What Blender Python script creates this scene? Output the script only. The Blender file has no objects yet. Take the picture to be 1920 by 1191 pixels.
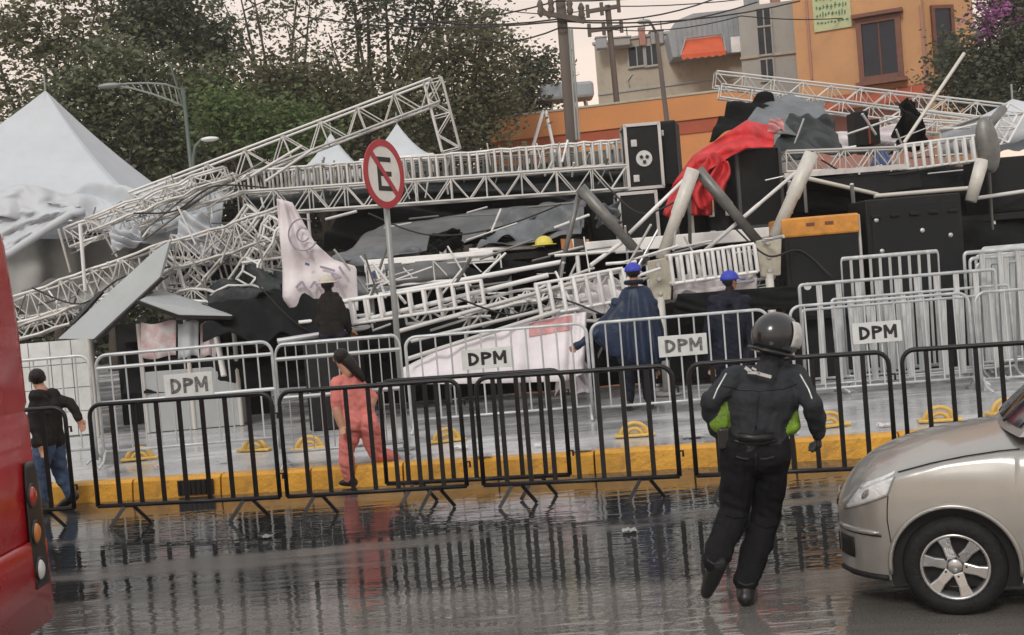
import bpy, bmesh, math, random
import numpy as np
from mathutils import Vector, Matrix, noise
V = Vector
R = math.radians
random.seed(7)
scene = bpy.context.scene
COL = scene.collection
# ---------------------------------------------------------------- camera
FPX, EYE, ROLL = 2200.0, 2.0, R(4.7)
PIT = math.atan(65 / FPX)
CAM = V((0, 0, EYE))
_f = V((0, math.cos(PIT), -math.sin(PIT)))
_u0 = V((0, math.sin(PIT), math.cos(PIT)))
_r0 = V((1, 0, 0))
_r = _r0 * math.cos(ROLL) - _u0 * math.sin(ROLL)
_u = _r0 * math.sin(ROLL) + _u0 * math.cos(ROLL)
cd = bpy.data.cameras.new('camera')
cam = bpy.data.objects.new('camera', cd)
COL.objects.link(cam)
cam.matrix_world = Matrix(((_r.x, _u.x, -_f.x, CAM.x), (_r.y, _u.y, -_f.y, CAM.y), (_r.z, _u.z, -_f.z, CAM.z), (0, 0, 0, 1)))
cd.sensor_width = 36
cd.lens = 36 * FPX / 1920
cd.clip_end = 3000
scene.camera = cam
# ---------------------------------------------------------------- sky, sun, exposure
SUN_EL, SUN_ROT = R(38), R(200)
w = bpy.data.worlds.new('World')
scene.world = w
w.use_nodes = True
nt = w.node_tree
bg = nt.nodes['Background']
sk = nt.nodes.new('ShaderNodeTexSky')
sk.sky_type = 'NISHITA'
sk.sun_disc = False
sk.sun_elevation = SUN_EL
sk.sun_rotation = SUN_ROT
tc = nt.nodes.new('ShaderNodeTexCoord')
sep = nt.nodes.new('ShaderNodeSeparateXYZ')
nt.links.new(tc.outputs['Generated'], sep.inputs[0])
ramp = nt.nodes.new('ShaderNodeValToRGB')
ramp.color_ramp.elements[0].position = 0.0
ramp.color_ramp.elements[0].color = (9.2, 6.8, 5.0, 1)
ramp.color_ramp.elements[1].position = 0.55
ramp.color_ramp.elements[1].color = (7.8, 7.7, 7.7, 1)
nt.links.new(sep.outputs['Z'], ramp.inputs[0])
mp = nt.nodes.new('ShaderNodeMapping')
mp.inputs['Scale'].default_value = (1.6, 1.6, 5)
nz = nt.nodes.new('ShaderNodeTexNoise')
nz.inputs['Scale'].default_value = 1.8
nz.inputs['Detail'].default_value = 6
nt.links.new(tc.outputs['Generated'], mp.inputs[0])
nt.links.new(mp.outputs[0], nz.inputs['Vector'])
mr = nt.nodes.new('ShaderNodeMapRange')
mr.inputs[1].default_value = 0.3
mr.inputs[2].default_value = 0.7
mr.inputs[3].default_value = 0.86
mr.inputs[4].default_value = 1.1
nt.links.new(nz.outputs['Fac'], mr.inputs[0])
mul = nt.nodes.new('ShaderNodeVectorMath')
mul.operation = 'SCALE'
nt.links.new(ramp.outputs[0], mul.inputs[0])
nt.links.new(mr.outputs[0], mul.inputs['Scale'])
mix = nt.nodes.new('ShaderNodeMix')
mix.data_type = 'RGBA'
mix.inputs['Factor'].default_value = 0.88      # cloud cover over the clear sky
nt.links.new(sk.outputs[0], mix.inputs[6])
nt.links.new(mul.outputs[0], mix.inputs[7])
nt.links.new(mix.outputs[2], bg.inputs[0])
bg.inputs[1].default_value = 0.12
sd = bpy.data.lights.new('sun', 'SUN')
sd.energy = 1.5
sd.angle = R(14)
sd.color = (1, 0.95, 0.88)
sun = bpy.data.objects.new('sun', sd)
COL.objects.link(sun)
_sd = V((math.sin(SUN_ROT) * math.cos(SUN_EL), math.cos(SUN_ROT) * math.cos(SUN_EL), math.sin(SUN_EL)))
sun.rotation_euler = _sd.to_track_quat('Z', 'Y').to_euler()
vs = scene.view_settings
vs.view_transform = 'Standard'
vs.look = 'None'
vs.exposure = 0.06
vs.gamma = 1
vs.use_curve_mapping = False
# ---------------------------------------------------------------- helpers


def at(px, py, Y):
    d = _f * FPX + _r * (px - 960) + _u * (595.5 - py)
    return CAM + d * (Y / d.y)


def gnd(px, py, z=0.0):
    d = _f * FPX + _r * (px - 960) + _u * (595.5 - py)
    return CAM + d * ((z - EYE) / d.z)


MATS = {}


def mat(name, col, rough=0.6, metal=0.0, var=0.25, scale=6.0, bump=0.0, bscale=40.0, spec=0.5, coat=0.0, col2=None, rand=0.0, stretch=(1, 1, 1), dirt=0.0, dirtcol=(0.06, 0.05, 0.04), rvar=0.12, trans=0.0):
    m = bpy.data.materials.new(name)
    m.use_nodes = True
    n, l = m.node_tree.nodes, m.node_tree.links
    b = n['Principled BSDF']
    b.inputs['Roughness'].default_value = rough
    b.inputs['Metallic'].default_value = metal
    b.inputs['Specular IOR Level'].default_value = spec
    b.inputs['Coat Weight'].default_value = coat
    b.inputs['Coat Roughness'].default_value = 0.08
    t = n.new('ShaderNodeTexCoord')
    mp = n.new('ShaderNodeMapping')
    mp.inputs['Scale'].default_value = stretch
    l.new(t.outputs['Object'], mp.inputs[0])
    nz = n.new('ShaderNodeTexNoise')
    nz.inputs['Scale'].default_value = scale
    nz.inputs['Detail'].default_value = 6
    nz.inputs['Roughness'].default_value = 0.65
    l.new(mp.outputs[0], nz.inputs['Vector'])
    rp = n.new('ShaderNodeValToRGB')
    c2 = col2 or tuple(c * (1 - var) for c in col)
    rp.color_ramp.elements[0].position = 0.32
    rp.color_ramp.elements[1].position = 0.68
    rp.color_ramp.elements[0].color = (*c2, 1)
    rp.color_ramp.elements[1].color = (*[min(1, c * (1 + (0.3 * var if not col2 else 0))) for c in col], 1)
    l.new(nz.outputs['Fac'], rp.inputs[0])
    out = rp.outputs[0]
    if rand:
        oi = n.new('ShaderNodeObjectInfo')
        hs = n.new('ShaderNodeHueSaturation')
        mm = n.new('ShaderNodeMapRange')
        mm.inputs[3].default_value = 1 - rand
        mm.inputs[4].default_value = 1 + rand
        l.new(oi.outputs['Random'], mm.inputs[0])
        l.new(mm.outputs[0], hs.inputs['Value'])
        l.new(out, hs.inputs['Color'])
        out = hs.outputs[0]
    if dirt:
        n2 = n.new('ShaderNodeTexNoise')
        n2.inputs['Scale'].default_value = scale * 2.3 + 1
        n2.inputs['Detail'].default_value = 9
        n2.inputs['Roughness'].default_value = 0.75
        l.new(t.outputs['Object'], n2.inputs['Vector'])
        r2 = n.new('ShaderNodeMapRange')
        r2.inputs[1].default_value = 0.52
        r2.inputs[2].default_value = 0.72
        r2.inputs[4].default_value = dirt
        l.new(n2.outputs['Fac'], r2.inputs[0])
        mx = n.new('ShaderNodeMix')
        mx.data_type = 'RGBA'
        l.new(r2.outputs[0], mx.inputs['Factor'])
        l.new(out, mx.inputs[6])
        mx.inputs[7].default_value = (*dirtcol, 1)
        out = mx.outputs[2]
    l.new(out, b.inputs['Base Color'])
    if rvar:
        rr = n.new('ShaderNodeMapRange')
        rr.inputs[3].default_value = max(0.02, rough - rvar)
        rr.inputs[4].default_value = min(1, rough + rvar)
        l.new(nz.outputs['Fac'], rr.inputs[0])
        l.new(rr.outputs[0], b.inputs['Roughness'])
    if bump:
        n3 = n.new('ShaderNodeTexNoise')
        n3.inputs['Scale'].default_value = bscale
        n3.inputs['Detail'].default_value = 4
        l.new(mp.outputs[0], n3.inputs['Vector'])
        bp = n.new('ShaderNodeBump')
        bp.inputs['Strength'].default_value = bump
        bp.inputs['Distance'].default_value = 0.03
        l.new(n3.outputs['Fac'], bp.inputs['Height'])
        l.new(bp.outputs[0], b.inputs['Normal'])
    MATS[name] = m
    return m


def emis(name, col, st):
    m = mat(name, col, 0.3)
    b = m.node_tree.nodes['Principled BSDF']
    b.inputs['Emission Color'].default_value = (*col, 1)
    b.inputs['Emission Strength'].default_value = st
    return m


def rootloc(o):
    p = V((0, 0, 0))
    while o is not None:
        p = p + o.location
        o = o.parent
    return p


def tag(o, label=None, cat=None, group=None, kind=None):
    if label: o['label'] = label
    if cat: o['category'] = cat
    if group: o['group'] = group
    if kind: o['kind'] = kind
    return o


def thing(name, label, cat, loc=(0, 0, 0), group=None, rz=0):
    o = bpy.data.objects.new(name, None)
    COL.objects.link(o)
    o.location = loc
    o.rotation_euler[2] = rz
    return tag(o, label, cat, group)


def copy_tree(o, parent=None):
    c = o.copy()
    COL.objects.link(c)
    c.parent = parent
    for ch in list(o.children):
        copy_tree(ch, c)
    return c


class MB:
    def __init__(s):
        s.v, s.f, s.m = [], [], []

    def add(s, vs, fs, mi=0):
        o = len(s.v)
        s.v += [V(p) for p in vs]
        s.f += [tuple(i + o for i in f) for f in fs]
        s.m += [mi] * len(fs)
        return s

    def box(s, c, size, rot=None, mi=0):
        c = V(c)
        h = V(size) / 2
        q = rot or Matrix.Identity(3)
        vs = [c + q @ V((x * h.x, y * h.y, z * h.z)) for x in (-1, 1) for y in (-1, 1) for z in (-1, 1)]
        return s.add(vs, [(0, 1, 3, 2), (4, 6, 7, 5), (0, 4, 5, 1), (2, 3, 7, 6), (0, 2, 6, 4), (1, 5, 7, 3)], mi)

    def bar(s, p0, p1, wd, ht, up=(0, 0, 1), mi=0):
        p0, p1 = V(p0), V(p1)
        x = (p1 - p0)
        L = x.length
        x = x / L
        up = V(up)
        y = up.cross(x)
        if y.length < 1e-4: y = V((0, 1, 0)).cross(x)
        y.normalize()
        z = x.cross(y)
        q = Matrix((x, y, z)).transposed()
        return s.box((p0 + p1) / 2, (L, wd, ht), q, mi)

    def tube(s, pts, r, n=8, caps=True, mi=0, flat=1.0):
        pts = [V(p) for p in pts]
        k = len(pts)
        rs = r if isinstance(r, (list, tuple)) else [r] * k
        rings = []
        prev = None
        for i in range(k):
            d = (pts[min(i + 1, k - 1)] - pts[max(i - 1, 0)]).normalized()
            a = prev if prev is not None else (V((0, 0, 1)) if abs(d.z) < 0.9 else V((0, 1, 0)))
            x = a.cross(d)
            if x.length < 1e-5: x = V((1, 0, 0)).cross(d)
            x.normalize()
            y = d.cross(x)
            prev = y
            rings.append([pts[i] + (x * math.cos(2 * math.pi * j / n) + y * flat * math.sin(2 * math.pi * j / n)) * rs[i] for j in range(n)])
        vs = [p for g in rings for p in g]
        fs = [(i * n + j, i * n + (j + 1) % n, (i + 1) * n + (j + 1) % n, (i + 1) * n + j) for i in range(k - 1) for j in range(n)]
        if caps:
            fs += [tuple(range(n))[::-1], tuple((k - 1) * n + j for j in range(n))]
        return s.add(vs, fs, mi)

    def capsule(s, p0, r0, p1, r1, n=14, mi=0):
        p0, p1 = V(p0), V(p1)
        d = p1 - p0
        if d.length < 1e-4:
            d = V((0, 0, 1e-4)); p1 = p0 + d
        d = d.normalized()
        pts, rs = [], []
        for k in range(5):
            a = (k / 4) * math.pi / 2
            pts.append(p0 - d * r0 * math.cos(a)); rs.append(max(r0 * math.sin(a), r0 * 0.08))
        for k in range(5):
            a = (k / 4) * math.pi / 2
            pts.append(p1 + d * r1 * math.sin(a)); rs.append(max(r1 * math.cos(a), r1 * 0.08))
        return s.tube(pts, rs, n, True, mi)

    def ell(s, c, rad, n=16, m=10, rot=None, z0=-1.0, mi=0):
        c = V(c)
        q = rot or Matrix.Identity(3)
        a0 = math.asin(z0)
        vs, fs = [], []
        for i in range(m + 1):
            a = a0 + (math.pi / 2 - a0) * i / m
            for j in range(n):
                b = 2 * math.pi * j / n
                vs.append(c + q @ V((rad[0] * math.cos(a) * math.cos(b), rad[1] * math.cos(a) * math.sin(b), rad[2] * math.sin(a))))
        for i in range(m):
            for j in range(n):
                fs.append((i * n + j, i * n + (j + 1) % n, (i + 1) * n + (j + 1) % n, (i + 1) * n + j))
        fs.append(tuple(range(n))[::-1])
        return s.add(vs, fs, mi)

    def grid(s, fn, nu, nv, mi=0):
        vs = [fn(i / nu, j / nv) for i in range(nu + 1) for j in range(nv + 1)]
        fs = [(i * (nv + 1) + j, (i + 1) * (nv + 1) + j, (i + 1) * (nv + 1) + j + 1, i * (nv + 1) + j + 1) for i in range(nu) for j in range(nv)]
        return s.add(vs, fs, mi)

    def lathe(s, prof, n=24, c=(0, 0, 0), axis='z', mi=0):
        c = V(c)
        vs, fs = [], []
        for (r, z) in prof:
            for j in range(n):
                b = 2 * math.pi * j / n
                x, y = r * math.cos(b), r * math.sin(b)
                vs.append(c + (V((x, y, z)) if axis == 'z' else V((x, z, y))))
        k = len(prof)
        for i in range(k - 1):
            for j in range(n):
                fs.append((i * n + j, i * n + (j + 1) % n, (i + 1) * n + (j + 1) % n, (i + 1) * n + j))
        return s.add(vs, fs, mi)

    def prism(s, poly, off, mi=0):
        k = len(poly)
        a = [V(p) for p in poly]
        b = [p + V(off) for p in a]
        fs = [tuple(range(k))[::-1], tuple(range(k, 2 * k))] + [(i, (i + 1) % k, k + (i + 1) % k, k + i) for i in range(k)]
        return s.add(a + b, fs, mi)

    def build(s, name, m, parent=None, smooth=False, bevel=0.0, solid=0.0, local=False, seg=2):
        me = bpy.data.meshes.new(name)
        o0 = V((0, 0, 0)) if (parent is None or local) else rootloc(parent)
        me.from_pydata([tuple(p - o0) for p in s.v], [], s.f)
        bmx = bmesh.new()
        bmx.from_mesh(me)
        bmesh.ops.recalc_face_normals(bmx, faces=bmx.faces)
        bmx.to_mesh(me)
        bmx.free()
        ms = m if isinstance(m, (list, tuple)) else [m]
        for x in ms:
            me.materials.append(MATS[x] if isinstance(x, str) else x)
        if len(ms) > 1:
            me.polygons.foreach_set('material_index', s.m)
        if smooth:
            me.polygons.foreach_set('use_smooth', [True] * len(me.polygons))
        o = bpy.data.objects.new(name, me)
        COL.objects.link(o)
        if parent is not None: o.parent = parent
        if solid:
            md = o.modifiers.new('thick', 'SOLIDIFY'); md.thickness = solid; md.offset = 0
        if bevel:
            md = o.modifiers.new('bevel', 'BEVEL'); md.width = bevel; md.segments = seg; md.limit_method = 'ANGLE'; md.angle_limit = R(40)
        return o


_unit = {}


def _unit_mesh(kind, m):
    k = (kind, m)
    if k not in _unit:
        b = MB()
        if kind == 'tube':
            b.tube([(0, 0, 0), (0, 0, 1)], 1.0, 8)
        else:
            b.box((0, 0, 0.5), (1, 1, 1))
        me = bpy.data.meshes.new(kind)
        me.from_pydata([tuple(p) for p in b.v], [], b.f)
        if kind == 'tube':
            me.polygons.foreach_set('use_smooth', [len(p.vertices) == 4 for p in me.polygons])
        me.materials.append(MATS[m])
        _unit[k] = me
    return _unit[k]


def strut(name, p0, p1, r, m, parent=None, square=False, r2=None, up=None):
    """a straight piece between two points, sharing one unit mesh per material"""
    o = bpy.data.objects.new(name, _unit_mesh('beam' if square else 'tube', m))
    COL.objects.link(o)
    off = rootloc(parent) if parent is not None else V((0, 0, 0))
    p0, p1 = V(p0) - off, V(p1) - off
    d = p1 - p0
    L = max(d.length, 1e-4)
    z = d / L
    a = V(up) if up is not None else (V((0, 0, 1)) if abs(z.z) < 0.95 else V((0, 1, 0)))
    x = a.cross(z)
    if x.length < 1e-4: x = V((1, 0, 0))
    x.normalize()
    y = z.cross(x)
    k = 2 if square else 1
    rx, ry = r * k, (r2 if r2 is not None else r) * k
    mw = Matrix((x * rx, y * ry, z * L)).transposed().to_4x4()
    mw.translation = p0
    if parent is not None: o.parent = parent
    o.matrix_basis = mw
    return o


def text(name, s, size, m, parent, loc, rot, ext=0.003, bold=0.012, sx=1.0):
    c = bpy.data.curves.new(name, 'FONT')
    c.body = s
    c.size = size
    c.align_x = 'CENTER'
    c.align_y = 'CENTER'
    c.extrude = ext
    c.offset = bold * size
    c.materials.append(MATS[m])
    o = bpy.data.objects.new(name, c)
    COL.objects.link(o)
    dg = bpy.context.evaluated_depsgraph_get()
    me = bpy.data.meshes.new_from_object(o.evaluated_get(dg))
    bpy.data.objects.remove(o)
    o = bpy.data.objects.new(name, me)
    COL.objects.link(o)
    o.parent = parent
    o.location = loc
    o.rotation_euler = rot
    o.scale = (sx, 1, 1)
    return o


# ---------------------------------------------------------------- materials
mat('galv', (0.56, 0.59, 0.6), 0.42, 0.35, 0.3, 5, dirt=0.3, rand=0.12, dirtcol=(0.2, 0.17, 0.14))
mat('black_steel', (0.012, 0.012, 0.013), 0.38, 0.0, 0.3, 8, dirt=0.35, dirtcol=(0.05, 0.04, 0.033), rand=0.2, spec=0.3)
mat('truss', (0.62, 0.615, 0.59), 0.45, 0.15, 0.35, 3, dirt=0.35, dirtcol=(0.22, 0.2, 0.16), rand=0.22)
mat('truss_white', (0.78, 0.78, 0.77), 0.45, 0.0, 0.2, 3, dirt=0.3, dirtcol=(0.3, 0.28, 0.25), rand=0.15)
mat('truss_dark', (0.19, 0.19, 0.18), 0.45, 0.4, 0.35, 5, dirt=0.3)
mat('alu', (0.6, 0.61, 0.62), 0.35, 0.6, 0.2, 5, dirt=0.2)
mat('tube_light', (0.62, 0.6, 0.55), 0.5, 0.1, 0.2, 4, dirt=0.45, dirtcol=(0.25, 0.22, 0.18))
mat('plate', (0.5, 0.47, 0.38), 0.55, 0.0, 0.3, 4, dirt=0.5, dirtcol=(0.2, 0.17, 0.12))
mat('deck_white', (0.86, 0.86, 0.84), 0.4, 0.0, 0.12, 2, dirt=0.3, dirtcol=(0.35, 0.33, 0.3))
mat('black_cloth', (0.011, 0.012, 0.013), 0.85, 0, 0.4, 2, bump=0.8, bscale=5, spec=0.15)
mat('black_box', (0.015, 0.016, 0.017), 0.5, 0, 0.3, 6, bump=0.15, bscale=120, dirt=0.2, dirtcol=(0.06, 0.06, 0.06), spec=0.2)
mat('grille', (0.02, 0.022, 0.024), 0.6, 0.3, 0.5, 60, bump=0.5, bscale=150, spec=0.25)
mat('grey_cloth', (0.17, 0.175, 0.18), 0.7, 0, 0.35, 1.5, bump=0.6, bscale=4, spec=0.25)
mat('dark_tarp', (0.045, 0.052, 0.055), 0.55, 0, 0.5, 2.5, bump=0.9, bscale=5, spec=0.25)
mat('tarp_grey', (0.15, 0.165, 0.18), 0.55, 0, 0.4, 2, bump=0.8, bscale=5)  # plain grey tarpaulin colour, shared by sheets and rags
mat('panel_grey', (0.36, 0.385, 0.39), 0.55, 0, 0.1, 2, dirt=0.15, dirtcol=(0.25, 0.25, 0.24))
mat('tent', (0.5, 0.535, 0.57), 0.55, 0, 0.1, 1.2, bump=0.25, bscale=2.2, dirt=0.15, dirtcol=(0.45, 0.45, 0.44))
mat('tent_in', (0.36, 0.37, 0.36), 0.7, 0, 0.2, 1.2, bump=0.4, bscale=3)
mat('white_cloth', (0.72, 0.68, 0.7), 0.75, 0, 0.14, 2.5, bump=0.7, bscale=5, dirt=0.12, dirtcol=(0.45, 0.4, 0.4))
mat('poster_sheet', (0.62, 0.62, 0.63), 0.6, 0, 0.2, 5, col2=(0.45, 0.24, 0.24))
mat('print_pink', (0.6, 0.3, 0.3), 0.75, 0, 0.35, 4)
mat('print_lilac', (0.36, 0.3, 0.38), 0.75, 0, 0.3, 6)
mat('print_blue', (0.1, 0.14, 0.28), 0.75, 0, 0.4, 6)
mat('red_cloth', (0.62, 0.035, 0.04), 0.65, 0, 0.4, 4, bump=0.9, bscale=7)
mat('orange_lid', (0.62, 0.27, 0.045), 0.5, 0, 0.3, 5, dirt=0.35, dirtcol=(0.15, 0.07, 0.02))
mat('white_paint', (0.76, 0.76, 0.74), 0.45, 0, 0.1, 5, dirt=0.15, dirtcol=(0.4, 0.38, 0.35))
mat('sign_plate', (0.6, 0.62, 0.61), 0.5, 0, 0.15, 6, dirt=0.3, dirtcol=(0.3, 0.28, 0.25), rand=0.06)
mat('ink_faded', (0.13, 0.13, 0.13), 0.6, 0, 0.5, 14, dirt=.7, dirtcol=(0.5, 0.5, 0.48))
mat('ink', (0.012, 0.013, 0.015), 0.6, 0, 0.4, 20)
mat('sign_red', (0.42, 0.02, 0.035), 0.45, 0, 0.2, 6, dirt=0.15)
mat('sign_white', (0.74, 0.72, 0.68), 0.45, 0, 0.12, 6)
mat('yellow_paint', (0.64, 0.32, 0.03), 0.42, 0, 0.3, 2.2, bump=0.35, bscale=25, dirt=0.75, dirtcol=(0.1, 0.075, 0.05))
mat('yellow_hoop', (0.66, 0.43, 0.1), 0.45, 0, 0.25, 7, dirt=0.5, dirtcol=(0.25, 0.16, 0.07))
mat('concrete', (0.33, 0.33, 0.32), 0.6, 0, 0.3, 1.2, bump=0.25, bscale=20, dirt=0.4, dirtcol=(0.16, 0.15, 0.14))
mat('drain', (0.03, 0.03, 0.03), 0.5, 0.5, 0.3, 8)
mat('lamp_post', (0.3, 0.32, 0.31), 0.5, 0.3, 0.2, 3, dirt=0.3)
mat('lamp_green', (0.1, 0.125, 0.11), 0.5, 0.2, 0.2, 3, dirt=0.3)
mat('pole_brown', (0.12, 0.095, 0.08), 0.8, 0, 0.35, 3, bump=0.4, bscale=12, stretch=(1, 1, 0.1))
mat('wire', (0.02, 0.02, 0.02), 0.7)
mat('orange_wall', (0.55, 0.225, 0.075), 0.75, 0, 0.16, 0.6, bump=0.15, bscale=14, dirt=0.3, dirtcol=(0.36, 0.16, 0.06))
mat('orange_wall_deep', (0.36, 0.075, 0.03), 0.75, 0, 0.2, 1, dirt=0.25)
mat('ochre_wall', (0.5, 0.27, 0.125), 0.8, 0, 0.14, 0.5, bump=0.15, bscale=10, dirt=0.3, dirtcol=(0.3, 0.15, 0.07))
mat('brown_trim', (0.16, 0.055, 0.032), 0.55, 0, 0.3, 4)
mat('rose_wall', (0.4, 0.2, 0.16), 0.8, 0, 0.2, 1, dirt=0.3)
mat('beige_wall', (0.4, 0.36, 0.29), 0.85, 0, 0.16, 0.5, bump=0.2, bscale=8, dirt=0.55, dirtcol=(0.2, 0.185, 0.15), stretch=(1, 1, 0.25))
mat('grey_wall', (0.34, 0.345, 0.33), 0.85, 0, 0.18, 0.6, dirt=0.4, dirtcol=(0.18, 0.18, 0.17), stretch=(1, 1, 0.3))
mat('blue_grey', (0.3, 0.33, 0.36), 0.6, 0, 0.2, 1, dirt=0.2)
mat('awning', (0.6, 0.1, 0.03), 0.6, 0, 0.2, 2)
mat('glass', (0.015, 0.02, 0.032), 0.08, 0, 0.3, 2, spec=0.35, rvar=0.03)
mat('poster_green', (0.42, 0.45, 0.25), 0.6, 0, 0.12, 3)
mat('ink_green', (0.07, 0.2, 0.12), 0.6)
mat('skin', (0.42, 0.22, 0.14), 0.5, 0, 0.12, 12)
mat('hair', (0.014, 0.01, 0.009), 0.5, 0, 0.4, 30, bump=0.6, bscale=60, spec=0.3)
mat('cop_jacket', (0.032, 0.036, 0.042), 0.8, 0, 0.35, 7, bump=0.9, bscale=9, dirt=0.15, dirtcol=(0.06, 0.065, 0.07), spec=0.2)
mat('cop_trouser', (0.012, 0.012, 0.014), 0.88, 0, 0.35, 6, bump=0.9, bscale=8, spec=0.12)
mat('leather', (0.01, 0.01, 0.01), 0.4, 0, 0.3, 10)
mat('helmet', (0.02, 0.021, 0.024), 0.22, 0, 0.2, 5, coat=0.4)
mat('helmet_white', (0.5, 0.5, 0.49), 0.3, 0, 0.1, 5)
mat('hivis', (0.2, 0.35, 0.03), 0.7, 0, 0.7, 10, bump=0.8, bscale=16)
mat('reflective', (0.6, 0.62, 0.6), 0.3, 0.3, 0.2, 10)
mat('navy', (0.012, 0.025, 0.06), 0.45, 0, 0.45, 4, bump=0.9, bscale=6, spec=0.3)
mat('navy_dark', (0.01, 0.012, 0.025), 0.65, 0, 0.4, 6, bump=0.7, bscale=8, spec=0.2)
mat('cap_blue', (0.03, 0.05, 0.42), 0.6, 0, 0.3, 10)
mat('coral', (0.6, 0.19, 0.165), 0.75, 0, 0.08, 6, bump=0.8, bscale=9, spec=0.25)
mat('dark_jacket', (0.02, 0.017, 0.016), 0.75, 0, 0.4, 6, bump=0.7, bscale=9, spec=0.15)
mat('jeans', (0.07, 0.11, 0.19), 0.8, 0, 0.35, 9, bump=0.6, bscale=12, spec=0.2)
mat('hat_pale', (0.5, 0.47, 0.4), 0.8, 0, 0.15, 8)
mat('yellow_helmet', (0.7, 0.6, 0.1), 0.45, 0, 0.2, 8)
mat('bus_red', (0.42, 0.006, 0.012), 0.28, 0, 0.14, 1.5, coat=0.5, dirt=0.25, dirtcol=(0.12, 0.01, 0.01))
mat('bus_black', (0.01, 0.01, 0.01), 0.4, 0, 0.3, 4, coat=0.2)
mat('lens_red', (0.45, 0.03, 0.015), 0.15, 0, 0.2, 20, coat=0.6)
mat('lens_amber', (0.6, 0.2, 0.03), 0.15, 0, 0.2, 20, coat=0.6)
mat('lens_white', (0.75, 0.75, 0.75), 0.15, 0, 0.15, 20, coat=0.6)
mat('car_paint', (0.35, 0.34, 0.318), 0.32, 0.55, 0.08, 3, coat=0.6, rvar=0.05, dirt=0.12, dirtcol=(0.25, 0.22, 0.18))
mat('car_dark', (0.012, 0.012, 0.012), 0.55, 0, 0.3, 6, spec=0.25)
mat('tyre', (0.013, 0.013, 0.013), 0.7, 0, 0.3, 10, bump=0.3, bscale=40, dirt=0.3, dirtcol=(0.035, 0.032, 0.03), spec=0.25)
mat('rim', (0.46, 0.46, 0.46), 0.28, 0.8, 0.15, 6, dirt=0.25, dirtcol=(0.15, 0.14, 0.12))
mat('headlamp', (0.72, 0.74, 0.74), 0.12, 0.15, 0.25, 9, coat=0.8, bump=0.4, bscale=14)
mat('chrome', (0.75, 0.75, 0.75), 0.12, 1.0, 0.05)
mat('bark', (0.055, 0.042, 0.033), 0.9, 0, 0.4, 5, bump=0.8, bscale=14, stretch=(1, 1, 0.2))


def leafmat(name, cols, trans=0.25):
    m = bpy.data.materials.new(name)
    m.use_nodes = True
    n, l = m.node_tree.nodes, m.node_tree.links
    b = n['Principled BSDF']
    g = n.new('ShaderNodeNewGeometry')
    rp = n.new('ShaderNodeValToRGB')
    e = rp.color_ramp.elements
    for i, c in enumerate(cols):
        if i >= 2: e.new(i / (len(cols) - 1))
    for i, c in enumerate(cols):
        e[i].position = i / (len(cols) - 1)
        e[i].color = (*c, 1)
    l.new(g.outputs['Random Per Island'], rp.inputs[0])
    l.new(rp.outputs[0], b.inputs['Base Color'])
    b.inputs['Roughness'].default_value = 0.55
    tr = n.new('ShaderNodeBsdfTranslucent')
    l.new(rp.outputs[0], tr.inputs[0])
    mx = n.new('ShaderNodeMixShader')
    mx.inputs[0].default_value = trans
    l.new(b.outputs[0], mx.inputs[1])
    l.new(tr.outputs[0], mx.inputs[2])
    l.new(mx.outputs[0], n['Material Output'].inputs[0])
    MATS[name] = m


leafmat('leaf_green', [(0.085, 0.105, 0.05), (0.11, 0.13, 0.06), (0.1, 0.12, 0.065), (0.15, 0.155, 0.08)])
leafmat('leaf_olive', [(0.09, 0.095, 0.045), (0.12, 0.12, 0.055), (0.085, 0.09, 0.048), (0.15, 0.14, 0.07)])
leafmat('leaf_dark', [(0.055, 0.07, 0.04), (0.075, 0.09, 0.048), (0.065, 0.075, 0.045), (0.1, 0.105, 0.058)])
leafmat('leaf_bright', [(0.06, 0.11, 0.03), (0.1, 0.16, 0.045), (0.08, 0.12, 0.035), (0.14, 0.18, 0.06)])
leafmat('petal', [(0.28, 0.06, 0.24), (0.4, 0.14, 0.34), (0.2, 0.04, 0.16)])
# ---------------------------------------------------------------- ground


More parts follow.
